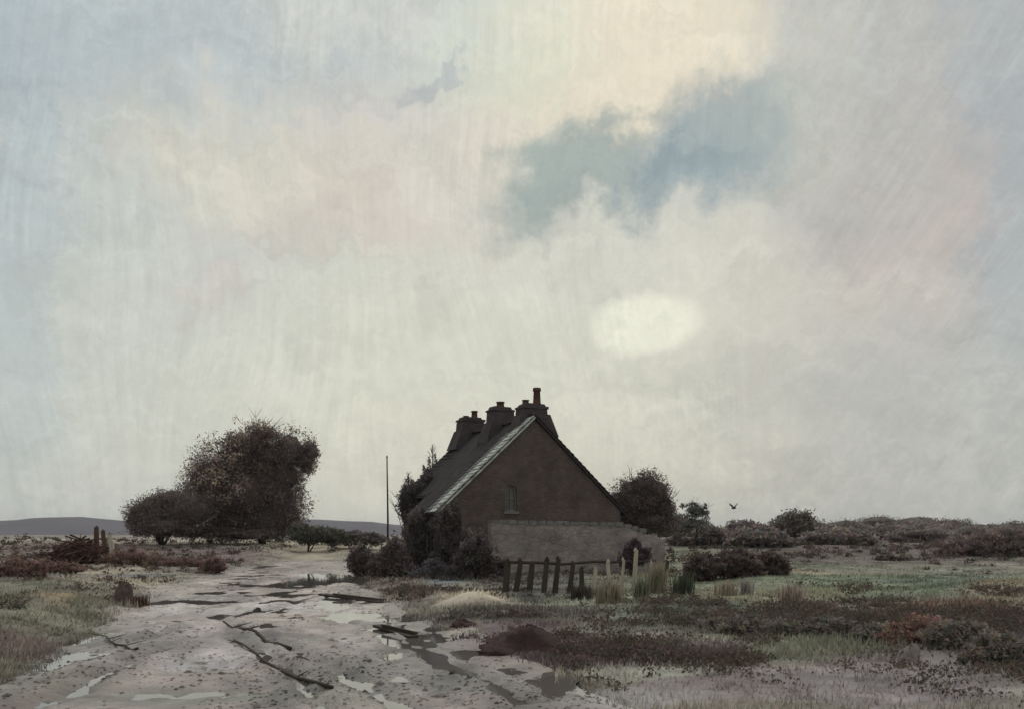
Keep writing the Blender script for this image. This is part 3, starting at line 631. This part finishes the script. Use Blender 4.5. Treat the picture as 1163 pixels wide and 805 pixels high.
for i in range(240):
    a = random.uniform(0, 3.14); q = random.uniform(.3, .95); cx = random.gauss(0, .7); cy = random.gauss(0, .4); cz = max(.05, (1.35-abs(cx)*.65)*random.uniform(.05, 1))
    dv = Vector((math.cos(a)*q, math.sin(a)*q, random.uniform(-.25, .3)))
    mb.tube([tuple(Vector((cx, cy, cz))-dv), (cx, cy, cz+.04), tuple(Vector((cx, cy, cz))+dv)], [.05, .04, .02], 4)
mb.build('branches', M_red, t)
leaf_mesh('dead_leaves', [(0, 0, .55, 1.1, .6, .55), (-.8, 0, .35, .6, .5, .4)], 2600, .07, (.10, .055, .048), t, core=.8)
# ------------------------------------------------------------------ thin pole
d = 42.5; x = px2x(440, d); z = float(height(x, d)); h = py2z(518, d)-z
t = thing('thin_pole', 'tall thin dark pole standing alone left of the cottage', 'pole', (x, d, z-.2)); mb = MB()
mb.tube([(0, 0, 0), (.02, 0, h*.5), (-.02, 0, h+.2)], [.05, .042, .025], 8); mb.build('shaft', M_wood, t, True)
mb = MB(); mb.tube([(-.02, 0, h+.16), (-.02, 0, h+.24)], [.045, .02], 8); mb.build('finial', M_wood, t, True)

# ------------------------------------------------------------------ cottage
TH = math.atan2(3.8, 9.2)                            # ridge runs away and to the left
D0 = 43.2; X0 = px2x(607, D0); Z0 = 0.0
HW, EAVE, RIDGE, LEN = 4.35, 2.85, 6.92, 9.0
cot = thing('stone_cottage', 'dark stone cottage with steep slate roof and three chimneys beside the wet track', 'cottage', (X0, D0, Z0-.25), TH)
EAVE += .25; RIDGE += .25
def wall(name, outline, holes, T, thick, m, parent):
    """outline and holes in (u, v); T maps (u, v, w) to xyz; w is depth into the wall"""
    bm = bmesh.new(); es = []
    for loop in [outline]+holes:
        vs_ = [bm.verts.new((p[0], 0, p[1])) for p in loop]
        es += [bm.edges.new((vs_[i], vs_[(i+1) % len(vs_)])) for i in range(len(vs_))]
    bmesh.ops.triangle_fill(bm, edges=es, use_beauty=True)
    # keep only faces outside the holes
    r_ = bmesh.ops.extrude_face_region(bm, geom=list(bm.faces))
    for v_ in r_['geom']:
        if isinstance(v_, bmesh.types.BMVert): v_.co.y += thick
    for v_ in bm.verts: v_.co = Vector(T(v_.co.x, v_.co.z, v_.co.y))
    bmesh.ops.recalc_face_normals(bm, faces=bm.faces)
    me = bpy.data.meshes.new(name); bm.to_mesh(me); bm.free()
    return link(name, me, m, parent)
def arch(cx, z0, w, h, k=8):
    pts = [(cx-w/2, z0), (cx+w/2, z0)]; hh = h-w/2
    for i in range(k+1):
        a = math.pi*i/k; pts.append((cx+w/2*math.cos(a), z0+hh+w/2*math.sin(a)))
    return pts
def rect(cx, z0, w, h): return [(cx-w/2, z0), (cx+w/2, z0), (cx+w/2, z0+h), (cx-w/2, z0+h)]
gw = arch(-1.12, 3.0, .56, 1.15)
wall('gable_wall', [(-HW, 0), (HW, 0), (HW, EAVE), (0, RIDGE-.08), (-HW, EAVE)], [gw], lambda u, v, w: (u, w, v), .5, M_gable, cot)
HB_, Y1 = 3.35, 4.3; EB = RIDGE-(RIDGE-EAVE)/HW*HB_                  # narrower far half: its eave is higher
wall('gable_wall', [(-HB_, 0), (HW, 0), (HW, EAVE), (0, RIDGE-.08), (-HB_, EB-.08)], [], lambda u, v, w: (u, LEN-w, v), .5, M_gable, cot)
wall('gable_wall', [(-HW, 0), (-HB_+.3, 0), (-HB_+.3, EB-.35), (-HW, EAVE-.08)], [], lambda u, v, w: (u, Y1-w, v), .4, M_side, cot)
dr = rect(3.0, .25, .95, 2.0); w1 = rect(1.5, 1.15, .9, 1.1); w2 = rect(5.5, 1.5, .8, 1.1); w3 = rect(7.4, 1.5, .8, 1.1)
wall('side_wall', [(.5, 0), (Y1-.4, 0), (Y1-.4, EAVE-.02), (.5, EAVE-.02)], [dr, w1], lambda u, v, w: (-HW+w, u, v), .45, M_side, cot)
wall('side_wall', [(Y1, 0), (LEN-.5, 0), (LEN-.5, EB-.05), (Y1, EB-.05)], [w2, w3], lambda u, v, w: (-HB_+w, u, v), .45, M_side, cot)
wall('side_wall', [(.5, 0), (LEN-.5, 0), (LEN-.5, EAVE-.02), (.5, EAVE-.02)], [], lambda u, v, w: (HW-w, u, v), .45, M_gable, cot)
# window in the gable
def frame_mesh(loop, inner, T, dep, name, m, parent):
    n = len(loop); v = [T(u, w, 0) for u, w in loop]+[T(u, w, 0) for u, w in inner]+[T(u, w, dep) for u, w in inner]+[T(u, w, dep) for u, w in loop]
    f = []
    for i in range(n):
        j = (i+1) % n; f += [(i, j, n+j, n+i), (n+i, n+j, 2*n+j, 2*n+i), (2*n+i, 2*n+j, 3*n+j, 3*n+i)]
    return mesh(name, v, f, m, parent)
def shrink(loop, k):
    cx = sum(p[0] for p in loop)/len(loop); lo = min(p[1] for p in loop); hi = max(p[1] for p in loop); cz = (lo+hi)/2
    xs_ = max(p[0] for p in loop)-min(p[0] for p in loop); cx = (max(p[0] for p in loop)+min(p[0] for p in loop))/2
    return [(cx+(p[0]-cx)*(1-2*k/xs_), cz+(p[1]-cz)*(1-2*k/(hi-lo))) for p in loop]
def window(loop, T, parent, label=None, mull=True):
    lo = min(p[1] for p in loop); hi = max(p[1] for p in loop); a = min(p[0] for p in loop); b = max(p[0] for p in loop)
    f = frame_mesh(loop, shrink(loop, .07), lambda u, v, w: T(u, v, w+.12), .07, 'window', M_frame, parent)
    n = len(loop); sh = shrink(loop, .02)
    mesh('pane', [T(u, v, .17) for u, v in sh], [tuple(range(n))], M_glass, f)
    m2 = MB()
    def bar(u0, u1, v0, v1):
        i = len(m2.v); m2.v += [T(*q) for q in [(u0, v0, .13), (u1, v0, .13), (u1, v1, .13), (u0, v1, .13), (u0, v0, .16), (u1, v0, .16), (u1, v1, .16), (u0, v1, .16)]]
        m2.f += [tuple(i+k for k in q) for q in ((0,3,2,1),(4,5,6,7),(0,1,5,4),(1,2,6,5),(2,3,7,6),(3,0,4,7))]
    bar((a+b)/2-.02, (a+b)/2+.02, lo+.08, hi-.08); bar(a+.08, b-.08, (lo+hi)/2-.02, (lo+hi)/2+.02); m2.build('glazing_bar', M_frame, f)
    s = MB(); i = 0; s.v = [T(*q) for q in [(a-.08, lo-.12, -.07), (b+.08, lo-.12, -.07), (b+.08, lo-.003, -.07), (a-.08, lo-.003, -.07), (a-.08, lo-.12, .1), (b+.08, lo-.12, .1), (b+.08, lo-.003, .1), (a-.08, lo-.003, .1)]]
    s.f = [(0,3,2,1),(4,5,6,7),(0,1,5,4),(1,2,6,5),(2,3,7,6),(3,0,4,7)]; s.build('sill', M_frame, f)
    return f
TG = lambda u, v, w: (u, w, v); TS = lambda u, v, w: (-HW+w, u, v)
wg = window(gw, TG, cot); wg['label'] = 'small arched window high in the gable'
window(w1, TS, cot)
TB = lambda u, v, w: (-HB_+w, u, v)
for w_ in (w2, w3): window(w_, TB, cot)
db = MB()
for k in range(5): db.box((-HW+.2, 3.0-.38+k*.19, 1.25), (.05, .18, 1.98), None, .002)
door = db.build('door', M_wood, cot)
hb = MB(); hb.box((-HW+.155, 3.3, 1.2), (.04, .12, .04)); hb.build('door_handle', M_frame, door)
# slates: courses of slightly lifted slabs on each slope
def slope(sgn, y0, y1, m, name, lift=0, s0=0.0, s1=1.0, course=.27, hw=None):
    hw = hw or HW; run, rise = hw+.25, (RIDGE-EAVE)/HW*(hw+.25); ln = math.hypot(run, rise); n = int(ln/course); mbs = MB()
    nx, nz = rise/ln, run/ln
    ny = max(1, int((y1-y0)/.45)); yy = np.linspace(y0, y1, ny+1)
    for i in range(n):
        a0, a1 = i/n, (i+1.12)/n
        if a1 < s0 or a0 > s1: continue
        for j in range(ny):
            e0 = .10+lift+random.uniform(-.006, .008); e1 = .112+lift+random.uniform(-.005, .010)
            sag = -.12*math.sin(math.pi*(max(0, yy[j])/LEN))
            def P(a, y, e): return (sgn*(a*run+nx*e), y, RIDGE-a*rise+nz*e+sag)
            y_a, y_b = yy[j]+.004, yy[j+1]-.004
            if i % 2: y_a, y_b = y_a, y_b
            q = [P(a0, y_a, e0-.02), P(a1, y_a, e1), P(a1, y_b, e1), P(a0, y_b, e0-.02), P(a0, y_a, e0-.07), P(a1, y_a, e1-.04), P(a1, y_b, e1-.04), P(a0, y_b, e0-.07)]
            k = len(mbs.v); mbs.v += q; mbs.f += [tuple(k+t_ for t_ in f_) for f_ in ((0,1,2,3),(7,6,5,4),(0,4,5,1),(1,5,6,2),(2,6,7,3),(3,7,4,0))]
    # boarding under the slates
    k = len(mbs.v)
    for e in (.05, -.03):
        for a, y in ((0, y0), (1, y0), (1, y1), (0, y1)): mbs.v.append((sgn*(a*run+nx*e), y+.01*(1 if y == y0 else -1), RIDGE-a*rise+nz*e))
    mbs.f += [tuple(k+t_ for t_ in f_) for f_ in ((0,1,2,3),(7,6,5,4),(0,4,5,1),(1,5,6,2),(2,6,7,3),(3,7,4,0))]
    return mbs.build(name, m, cot)
vm = slope(-1, .64, 1.5, mat('soft_sheen_slate', (.11, .115, .118), .75, .2, .6, 1.4, .6, 12), 'sheen_band', .015); vm['label'] = 'lighter slates next to the verge with a softer sky sheen painted in'  # paler base colour fades the painted sky sheen into the dark slope
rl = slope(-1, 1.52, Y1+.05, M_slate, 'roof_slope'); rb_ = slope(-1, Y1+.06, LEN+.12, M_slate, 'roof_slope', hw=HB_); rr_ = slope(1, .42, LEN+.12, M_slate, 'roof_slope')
vl = slope(-1, -.14, .62, M_sheen, 'verge_band', .05); vl['label'] = 'wet slates along the left verge, sky reflection painted in as pale colour'
vr = slope(1, -.14, .40, M_slate, 'verge_band', .03)
mb = MB()
for i in range(24):
    y = -.1+i*(LEN+.2)/24
    mb.box((0, y+.2, RIDGE+.20-.12*math.sin(math.pi*max(0, y)/LEN)), (.34, (LEN+.2)/24-.02, .12), Euler((0, random.uniform(-.05, .05), 0)), .006, .45)
mb.build('ridge_tiles', M_slate, cot)
def chimney(y, w, ln, top, pots, x=0):
    base = RIDGE-.75; mb = MB(); h = top-base
    mb.box((x, y, base+h/2-.1), (w, ln, h-.2), None, .02, .84)
    mb.box((x, y, base+.45), (w+.75, ln+.35, 1.0), None, .04, .66)
    mb.box((x, y, top-.15), (w*.84+.10, ln*.84+.10, .10), None, .02); mb.box((x, y, top-.05), (w*.84-.05, ln*.84-.05, .16), None, .03, .85)
    ch = mb.build('chimney', M_brick, cot)
    for px_, py__, hh, rr in pots:
        mb = MB(); mb.tube([(x+px_, y+py__, top+.02), (x+px_, y+py__, top+hh*.15), (x+px_, y+py__, top+hh*.8), (x+px_, y+py__, top+hh*.82), (x+px_, y+py__, top+hh)], [rr*1.15, rr, rr*.85, rr*1.1, rr], 12)
        mb.build('chimney_pot', M_pot, ch, True)
    return ch
c1 = chimney(.86, 1.40, 1.0, 7.85, [(.26, 0, .80, .18), (-.30, .0, .22, .16)], x=.24)
c2 = chimney(4.1, 1.25, 1.0, 8.1, [(.0, 0, .30, .2)], x=0)
c3 = chimney(8.2, 1.45, 1.0, 8.05, [(.22, 0, .40, .17), (-.25, 0, .12, .15)], x=-.05)
# gutter along the left eave
mb = MB(); gx_ = -(HW+.30); gz_ = RIDGE-(RIDGE-EAVE)/HW*(HW+.26)+.02
mb.tube([(gx_, 0, gz_), (gx_, Y1, gz_)], .06, 8); mb.tube([(-HW-.07, .3, gz_-.05), (-HW-.07, .3, .2)], .04, 8); mb.build('gutter', M_wood, cot, True)

# ------------------------------------------------------------------ garden wall
A = Vector((px2x(556, 39.2), 39.2, 0)); B = Vector((px2x(752, 42.2), 42.2, 0)); dv = B-A; ln = dv.length
gwt = thing('garden_wall', 'long mauve-brown stone garden wall below the cottage gable', 'wall', (A.x, A.y, 0), math.atan2(dv.y, dv.x))
v = []; f = []; n = 60; rows = 7
for s in (0, 1):
    for j in range(rows+1):
        for i in range(n+1):
            u = i/n*ln; top = 2.18-.12*i/n+.06*math.sin(i*.7)*random.uniform(.3, 1)-(.55*max(0, (i/n-.72)/.28))
            z = -.3+(top+.3)*j/rows
            v.append((u, (-.25 if s == 0 else .25)*(1-.18*j/rows)+random.uniform(-.018, .018), z))
N1 = (n+1)*(rows+1)
for j in range(rows):
    for i in range(n):
        a = j*(n+1)+i; f.append((a, a+1, a+n+2, a+n+1)); f.append((N1+a+1, N1+a, N1+a+n+1, N1+a+n+2))
for i in range(n):
    a = rows*(n+1)+i; f.append((a, a+1, N1+a+1, N1+a))
for j in range(rows):
    a = j*(n+1); f.append((a, a+n+1, N1+a+n+1, N1+a)); b = a+n; f.append((b, N1+b, N1+b+n+1, b+n+1))
mesh('masonry', v, f, M_gwall, gwt)
mb = MB(); u = 0
while u < ln-.2:
    w_ = random.uniform(.28, .5); i = u/ln
    if random.random() < (.97 if i < .7 else .6):
        mb.box((u+w_/2, 0, 2.18-.12*i-(.55*max(0, (i-.72)/.28))+.05), (w_-.03, .46, random.uniform(.12, .20)), Euler((0, random.uniform(-.08, .08), 0)), .02, .9)
    u += w_
M_cope = mat('coping_stone', (.13, .125, .12), .9, .2, .4, 5, .7, 18)
mb.build('coping', M_cope, gwt)
# ------------------------------------------------------------------ broken fence in front of it
fx0, fy0 = gnd(560, 676); fx1, fy1 = gnd(760, 668)
A = Vector((fx0, fy0, 0)); B = Vector((fx1, fy1, 0)); dv = B-A; ang = math.atan2(dv.y, dv.x); ln = dv.length
fen = thing('broken_fence', 'broken old timber fence with leaning boards in front of the garden wall', 'fence', (A.x, A.y, 0), ang)
hz = lambda u: float(height(A.x+dv.x*u/ln, A.y+dv.y*u/ln))
for k, hgt in enumerate((.86,)):
    mb = MB(); m_ = 10
    mb.tube([(i/m_*ln*.92, .05, hz(i/m_*ln)+hgt+random.uniform(-.03, .03)) for i in range(m_+1)], .045, 5); mb.build('rail', M_wood, fen)
for i, (px, w_, h_, lean, mm) in enumerate([(572, .30, .98, .06, M_wood), (583, .24, .95, .10, M_wood), (596, .26, .92, .20, M_wood), (611, .30, .96, .12, M_wood), (624, .24, 1.0, .14, M_wood), (640, .22, .86, .15, M_wood),
                                (655, .2, .8, -.06, M_wood), (668, .16, .72, .05, M_pale), (686, .20, .86, -.04, M_pale), (700, .16, .95, .08, M_pale), (716, .20, 1.15, .03, M_pale), (738, .15, .9, -.06, M_pale), (752, .18, .8, .1, M_wood)]):
    u = (px-560)/200*ln; z = hz(u); mb = MB()
    w_ *= random.uniform(.6, .95); h_ *= random.uniform(.85, 1.08); lean *= random.uniform(.7, 1.6)
    mb.box((u+lean*h_/2, -.02, z+h_/2-.12), (w_, .05, h_+.24), Euler((random.uniform(-.08, .08), lean, 0)), .012, .8)
    mb.box((u+lean*h_, -.02, z+h_+.03), (w_*.75, .05, .1), Euler((0, lean, 0)), .01, .3)
    o = mb.build('board', mm, fen)
    if mm is M_pale: o['label'] = 'pale weathered board'
# ------------------------------------------------------------------ rocks, heap, sticks
def lump(name, label, cat, px, base, wpx, hpx, m, seed, depth=.8, group=None, sub=26, rough=.16, peak=1.0):
    d = EYE*F/(base-HZ); s = d/F; x = px2x(px, d); z = float(height(x, d)); th = np.linspace(0, math.pi/2, sub//2+1); ph = np.arange(sub)*2*math.pi/sub
    T, P = np.meshgrid(th, ph, indexing='ij'); nn = 1+rough*2*fbm(np.cos(P)*1.6+seed*3.1+5, np.sin(P)*1.6+T*1.8+9, 4, seed)
    v = np.stack([np.sin(T)*np.cos(P)*nn*wpx*s/2, np.sin(T)*np.sin(P)*nn*wpx*s/2*depth, np.cos(T)**peak*nn*hpx*s-.05*(T > 1.5)], -1).reshape(-1, 3)
    f = [];
    for i in range(len(th)-1):
        for j in range(sub): a = i*sub+j; b = i*sub+(j+1) % sub; f.append((a, a+sub, b+sub, b))
    o = mesh(name, [tuple(q) for q in v], f, m, None, name != 'rock'); o.location = (x, d, z-.02); return tag(o, label, cat, group)
lump('rock', 'dark maroon rock at the left edge of the track', 'rock', 141, 692, 24, 26, M_rock, 3, rough=.3)
lump('rock', 'small dark grey stone lying in the middle of the track', 'rock', 293, 694, 14, 8, mat('dark_stone', (.05, .045, .048), .7, .4, .3, 8, .6, 20), 5, rough=.3)
lump('peat_heap', 'pointed maroon heap of peat on the verge right of the track', 'peat heap', 598, 742, 92, 27, M_peat, 6, depth=.7, rough=.2, peak=1.8)
lump('peat_heap', 'low dark clod behind the sandy mound near the fence', 'peat heap', 528, 712, 30, 8, M_peat, 9, depth=.7, rough=.25)
lump('field_stone', 'ochre speckled stone near the right end of the ditch', 'stone', 1035, 766, 26, 20, M_grock, 16, rough=.25)
def stick(name, label, cat, p0, p1, r0, r1, m, side=True):
    a = gnd(*p0); b = gnd(*p1); t = thing(name, label, cat, (a[0], a[1], float(height(a[0], a[1])))); mb = MB(); k = 8; pts = []; nxy = Vector((b[1]-a[1], -(b[0]-a[0]), 0)).normalized()
    for i in range(k+1):
        u = i/k; x = a[0]+(b[0]-a[0])*u; y = a[1]+(b[1]-a[1])*u; w_ = .05*math.sin(u*7+p0[0])
        pts.append((x-a[0]+nxy.x*w_, y-a[1]+nxy.y*w_, float(height(x, y))-t.location.z+.03+r0*.5))
    mb.tube(pts, [r0+(r1-r0)*i/k for i in range(k+1)], 7); o = mb.build('branch' if side else 'plank', m, t, True)
    if side:
        for i in (2, 4, 5, 7):
            mb = MB()
            p = Vector(pts[i]); s = random.choice((-1, 1)); q = p+nxy*s*random.uniform(.12, .3)+Vector((0, random.uniform(.0, .2), .06)); mb.tube([tuple(p), tuple(q)], [r1, r1*.4], 5); mb.build('twig', m, t)
    return t
stick('fallen_branch', 'long thin bare branch lying across the near mud', 'branch', (372, 790), (262, 728), .022, .012, M_wood)
stick('fallen_branch', 'short dark bare branch beside the rut left of centre', 'branch', (330, 742), (256, 712), .035, .015, M_wood)
stick('fallen_branch', 'curved thin branch in the mud at lower left', 'branch', (152, 745), (112, 722), .02, .008, M_wood)
def plank(label, p0, p1, w_, m):
    a = gnd(*p0); b = gnd(*p1); mx_, my_ = (a[0]+b[0])/2, (a[1]+b[1])/2; L_ = math.hypot(b[0]-a[0], b[1]-a[1]); mb = MB()
    z = max(float(height(*a)), float(height(*b)), float(height(mx_, my_)))
    mb.box((0, 0, 0), (L_, w_, .06), None, .012); mb.box((L_*.1, .02, .055), (L_*.7, w_*.5, .04), Euler((0, 0, .08)), .01)
    o = mb.build('fallen_plank', m); o.location = (mx_, my_, z+.04); o.rotation_euler = (0, .02, math.atan2(b[1]-a[1], b[0]-a[0])); return tag(o, label, 'plank', 'planks lying in the mud')
plank('dark brown plank lying at the right edge of the track below the pole', (366, 677), (436, 684), .28, M_wood)
plank('short dark plank in the mud beside the pale puddles', (428, 713), (470, 724), .16, M_wood)
# ------------------------------------------------------------------ bird
d = 70; t = thing('bird', 'small dark bird flying above the fields right of the cottage', 'bird', (px2x(833, d), d, py2z(577, d)), .6); mb = MB()
mb.tube([(-.22, 0, 0), (-.12, 0, .02), (0, 0, .03), (.14, 0, .04), (.24, 0, .05), (.3, 0, .04)], [.02, .05, .075, .065, .045, .008], 8); mb.build('body', M_bird, t, True)
for s in (-1, 1):
    w_ = [(.1, 0, .05), (.12, s*.22, .26), (.0, s*.42, .40), (-.06, s*.30, .26), (-.08, 0, .04)]
    mesh('wing', [(a, b, c_+.012) for a, b, c_ in w_]+[(a, b, c_-.012) for a, b, c_ in w_], [(0,1,3,4),(1,2,3),(9,8,6,5),(8,7,6),(0,5,6,1),(1,6,7,2),(2,7,8,3),(3,8,9,4),(4,9,5,0)], M_bird, t)

# ------------------------------------------------------------------ grass
def grass(name, n, y0, y1, hmin, hmax, filt=None, blades=6, seed=1, bright=1.0, tone=None, spread=.05, wid=.012, label='rough tussocky grass and weeds covering the banks and fields'):
    r_ = np.random.default_rng(seed)
    u = r_.uniform(-.62, .62, n); iy = r_.uniform(1/y1, 1/y0, n)**1.0; y = 1/iy; x = u*y
    l, r = edges(y); out = np.maximum(l-x, x-r)
    k = (out > -.1+.35*fbm(x*1.3, y*1.3, 3, 120))&(fbm(x*.9, y*.9, 3, 130)+r_.uniform(-.5, .6, n) > -.2)
    k &= ~((x > -3.2)&(x < 1)&(y > 38)&(y < 60)&(x > 99))
    pyy = HZ+F*EYE/y; pxx = CX+F*x/y; k &= r_.random(n) > .85*sstep(740, 762, pyy+8*fbm(x, y, 3, 170))*sstep(560, 640, pxx)
    if filt is not None: k &= filt(x, y)
    x, y = x[k], y[k]; m = len(x)
    z = height(x, y); c_ = land_col(x, y)*bright
    if tone is not None: c_ = c_*.4+np.array(tone)*.6
    sc = (.7+.6*r_.random(m))*(1+.8*np.clip(fbm(x*.5, y*.5, 3, 140), -.6, 1))
    X_ = np.repeat(x, blades)+r_.normal(0, spread, m*blades)*(1+np.repeat(y, blades)*.03); Y_ = np.repeat(y, blades)+r_.normal(0, spread, m*blades)*(1+np.repeat(y, blades)*.03)
    Z_ = np.repeat(z, blades)-.02; h_ = np.repeat(sc, blades)*r_.uniform(hmin, hmax, m*blades)
    a = r_.uniform(0, 6.283, m*blades); ln_ = r_.normal(.15, .35, m*blades)*h_; la = r_.normal(.3, 1.0, m*blades)
    w_ = wid*(1+np.repeat(y, blades)*.035)*r_.uniform(.6, 1.4, m*blades)
    P0 = np.stack([X_-np.cos(a)*w_, Y_-np.sin(a)*w_, Z_], 1); P1 = np.stack([X_+np.cos(a)*w_, Y_+np.sin(a)*w_, Z_], 1)
    P2 = np.stack([X_+ln_*np.cos(la), Y_+ln_*np.sin(la), Z_+h_], 1)
    V = np.stack([P0, P1, P2], 1).reshape(-1, 3); q = np.repeat(c_, blades, 0)*r_.uniform(.7, 1.3, (m*blades, 1))*(1+.03*r_.normal(size=(m*blades, 3)))
    f = np.arange(len(V)).reshape(-1, 3)
    o = grid_mesh(name, V[:, 0], V[:, 1], V[:, 2], f, M_grass, np.repeat(q, 3, 0)); o['label'] = label
    return struct(o, kind='stuff')
grass('grass', 62000, 8.5, 75, .03, .13, seed=3, bright=1.25)
def pebbles(n):
    r_ = np.random.default_rng(11); y = 1/r_.uniform(1/45, 1/8.6, n); l, r = edges(y); x = l+(r-l)*r_.uniform(-.06, 1.06, n)
    k = fbm(x*1.2, y*.6, 3, 150)+r_.uniform(-.4, .4, n) > 0; x, y = x[k], y[k]; m = len(x); z = height(x, y)+.008
    s_ = r_.uniform(.006, .022, m)*(1+y*.03); s_[r_.random(m) < .03] *= 2.2
    dirs = np.array([(1,0,0),(0,1,0),(-1,0,0),(0,-1,0),(0,0,.7),(.7,.7,.35),(-.7,.7,.3),(-.7,-.7,.35),(.7,-.7,.3)])
    tri = np.array([(0,5,4),(5,1,4),(1,6,4),(6,2,4),(2,7,4),(7,3,4),(3,8,4),(8,0,4)])
    V = dirs[None]*s_[:, None, None]*r_.uniform(.6, 1.2, (m, 9, 1)); V = V+np.stack([x, y, z], 1)[:, None]
    f = (tri[None]+np.arange(m)[:, None, None]*9).reshape(-1, 3); c_ = np.repeat(mud_col(x, y)*r_.uniform(.45, 1.2, (m, 1)), 9, 0); V = V.reshape(-1, 3)
    o = grid_mesh('gravel', V[:, 0], V[:, 1], V[:, 2], f, M_ground, c_); o['label'] = 'small stones and clods scattered over the wet track'; struct(o, kind='stuff')
pebbles(9000)
def heather(n):
    r_ = np.random.default_rng(23); y = 1/r_.uniform(1/90, 1/9, n); x = r_.uniform(-.6, .6, n)*y; l, r = edges(y); out = np.maximum(l-x, x-r)
    py = HZ+F*EYE/y; px = CX+F*x/y
    den = fbm(x*.3, y*.5, 3, 160)*.9+.8*fbm(x*1.1, y*1.1, 3, 166)
    band = np.exp(-((py-713-.02*(px-980))/13)**2)*(1/(1+np.exp(-(px-760)/30)))*1.15+np.exp(-((py-630)/14)**2)*(px > 750)*1.0+np.exp(-((py-640)/10)**2)*(px < 280)*.6+np.exp(-((px-620)/90)**2-((py-728)/18)**2)*.45+np.exp(-((px-450)/60)**2-((py-674)/12)**2)*.6-(np.exp(-((py-662)/16)**2)*(px > 780)*.6)
    k = (out > .25)&(r_.random(n) > .9*sstep(745, 765, py))&(den+band*.9+r_.uniform(-.25, .25, n) > .40); x, y = x[k], y[k]; m = len(x); z = height(x, y); b = 26
    sz = r_.uniform(.07, .17, m)*(1+np.clip(y-20, 0, 60)*.012)
    X_ = np.repeat(x, b)+r_.normal(0, 1, m*b)*np.repeat(sz, b)*.8; Y_ = np.repeat(y, b)+r_.normal(0, 1, m*b)*np.repeat(sz, b)*.8; Z_ = np.repeat(z, b)+np.abs(r_.normal(0, 1, m*b))*np.repeat(sz, b)*.65
    lf = (.012+.0011*np.repeat(y, b))[:, None]; P = np.stack([X_, Y_, Z_], 1); A_ = r_.normal(size=P.shape); B_ = r_.normal(size=P.shape); A_ /= np.linalg.norm(A_, axis=1)[:, None]; B_ /= np.linalg.norm(B_, axis=1)[:, None]
    V = np.stack([P-A_*lf, P+A_*lf, P+B_*lf*1.6], 1).reshape(-1, 3); base = np.array([[.115, .085, .08], [.10, .085, .065], [.13, .088, .078], [.085, .08, .06]])[r_.integers(0, 4, m)]
    c_ = np.repeat(base*r_.uniform(.7, 1.35, (m, 1)), b, 0)*r_.uniform(.7, 1.3, (m*b, 1))
    o = grid_mesh('heather', V[:, 0], V[:, 1], V[:, 2], np.arange(len(V)).reshape(-1, 3), M_grass, np.repeat(c_, 3, 0)); o['label'] = 'brown heather and low weeds scattered over banks and fields'; struct(o, kind='stuff')
heather(24000)
# tall dead reeds standing between fence and field
def tuft(px, base, h, n, label, colr, group, wpx):
    x, y = gnd(px, base); z = float(height(x, y)); V = []; Fc = []
    for i in range(n):
        a = random.uniform(0, 6.28); q = random.uniform(0, wpx/F*y/2); bx, by = q*math.cos(a), q*math.sin(a); hh = h*random.uniform(.5, 1.1); le = random.gauss(.08, .16)*hh; w_ = random.uniform(.008, .018)
        k = len(V); V += [(bx-w_, by, -.03), (bx+w_, by, -.03), (bx+le*.4+w_*.6, by, hh*.6), (bx+le, by+random.gauss(0, .05), hh), (bx+le*.4-w_*.6, by, hh*.6)]; Fc.append(tuple(range(k, k+5)))
    cs = np.repeat(np.array(colr)[None]*np.array([[random.uniform(.6, 1.4)] for _ in range(n)]), 5, 0)
    o = mesh('reed_tuft', V, Fc, M_grass, None, False, cs); o.location = (x, y, z); return tag(o, label, 'reeds', group)
for px, base, h, n, lab, colr, w_ in [(745, 672, .95, 330, 'pale dry reed tuft at the right end of the broken fence', (.26, .23, .17), 26), (728, 684, .7, 160, 'pale green reed tuft before the last fence boards', (.17, .18, .13), 18),
        (692, 690, .6, 220, 'tan reed tuft in front of the pale fence boards', (.24, .21, .16), 34), (660, 682, .5, 160, 'dark reed tuft before the dark fence boards', (.07, .06, .05), 26), (775, 678, .7, 160, 'dark green reed tuft right of the broken fence', (.07, .08, .055), 26),
        (899, 697, .52, 240, 'upright pale tan reed tuft standing in the green field', (.34, .28, .24), 30), (824, 681, .42, 200, 'low pale tan reed tuft left of the upright one in the green field', (.33, .28, .22), 26), (848, 680, .5, 120, 'slanting pale grey reed tuft between the low and the upright tufts', (.32, .30, .28), 14),
        (160, 690, .28, 90, 'short reddish reed tuft beside the maroon rock', (.13, .085, .07), 20), (265, 622, 0, 0, '', (0, 0, 0), 0)]:
    if n: tuft(px, base, h, n, lab, colr, 'reed tufts', w_)
# ------------------------------------------------------------------ damp air
mh = bpy.data.materials.new('damp_air'); mh.use_nodes = True; t_ = mh.node_tree; t_.nodes.clear()
pv = t_.nodes.new('ShaderNodeVolumePrincipled'); pv.inputs['Color'].default_value = (.78, .80, .86, 1); pv.inputs['Density'].default_value = .00014; pv.inputs['Anisotropy'].default_value = .2
mo = t_.nodes.new('ShaderNodeOutputMaterial'); t_.links.new(pv.outputs[0], mo.inputs['Volume'])
mb = MB(); mb.box((0, 2600, 28), (12200, 5400, 64)); hzb = mb.build('haze', mh); struct(hzb, kind='stuff')
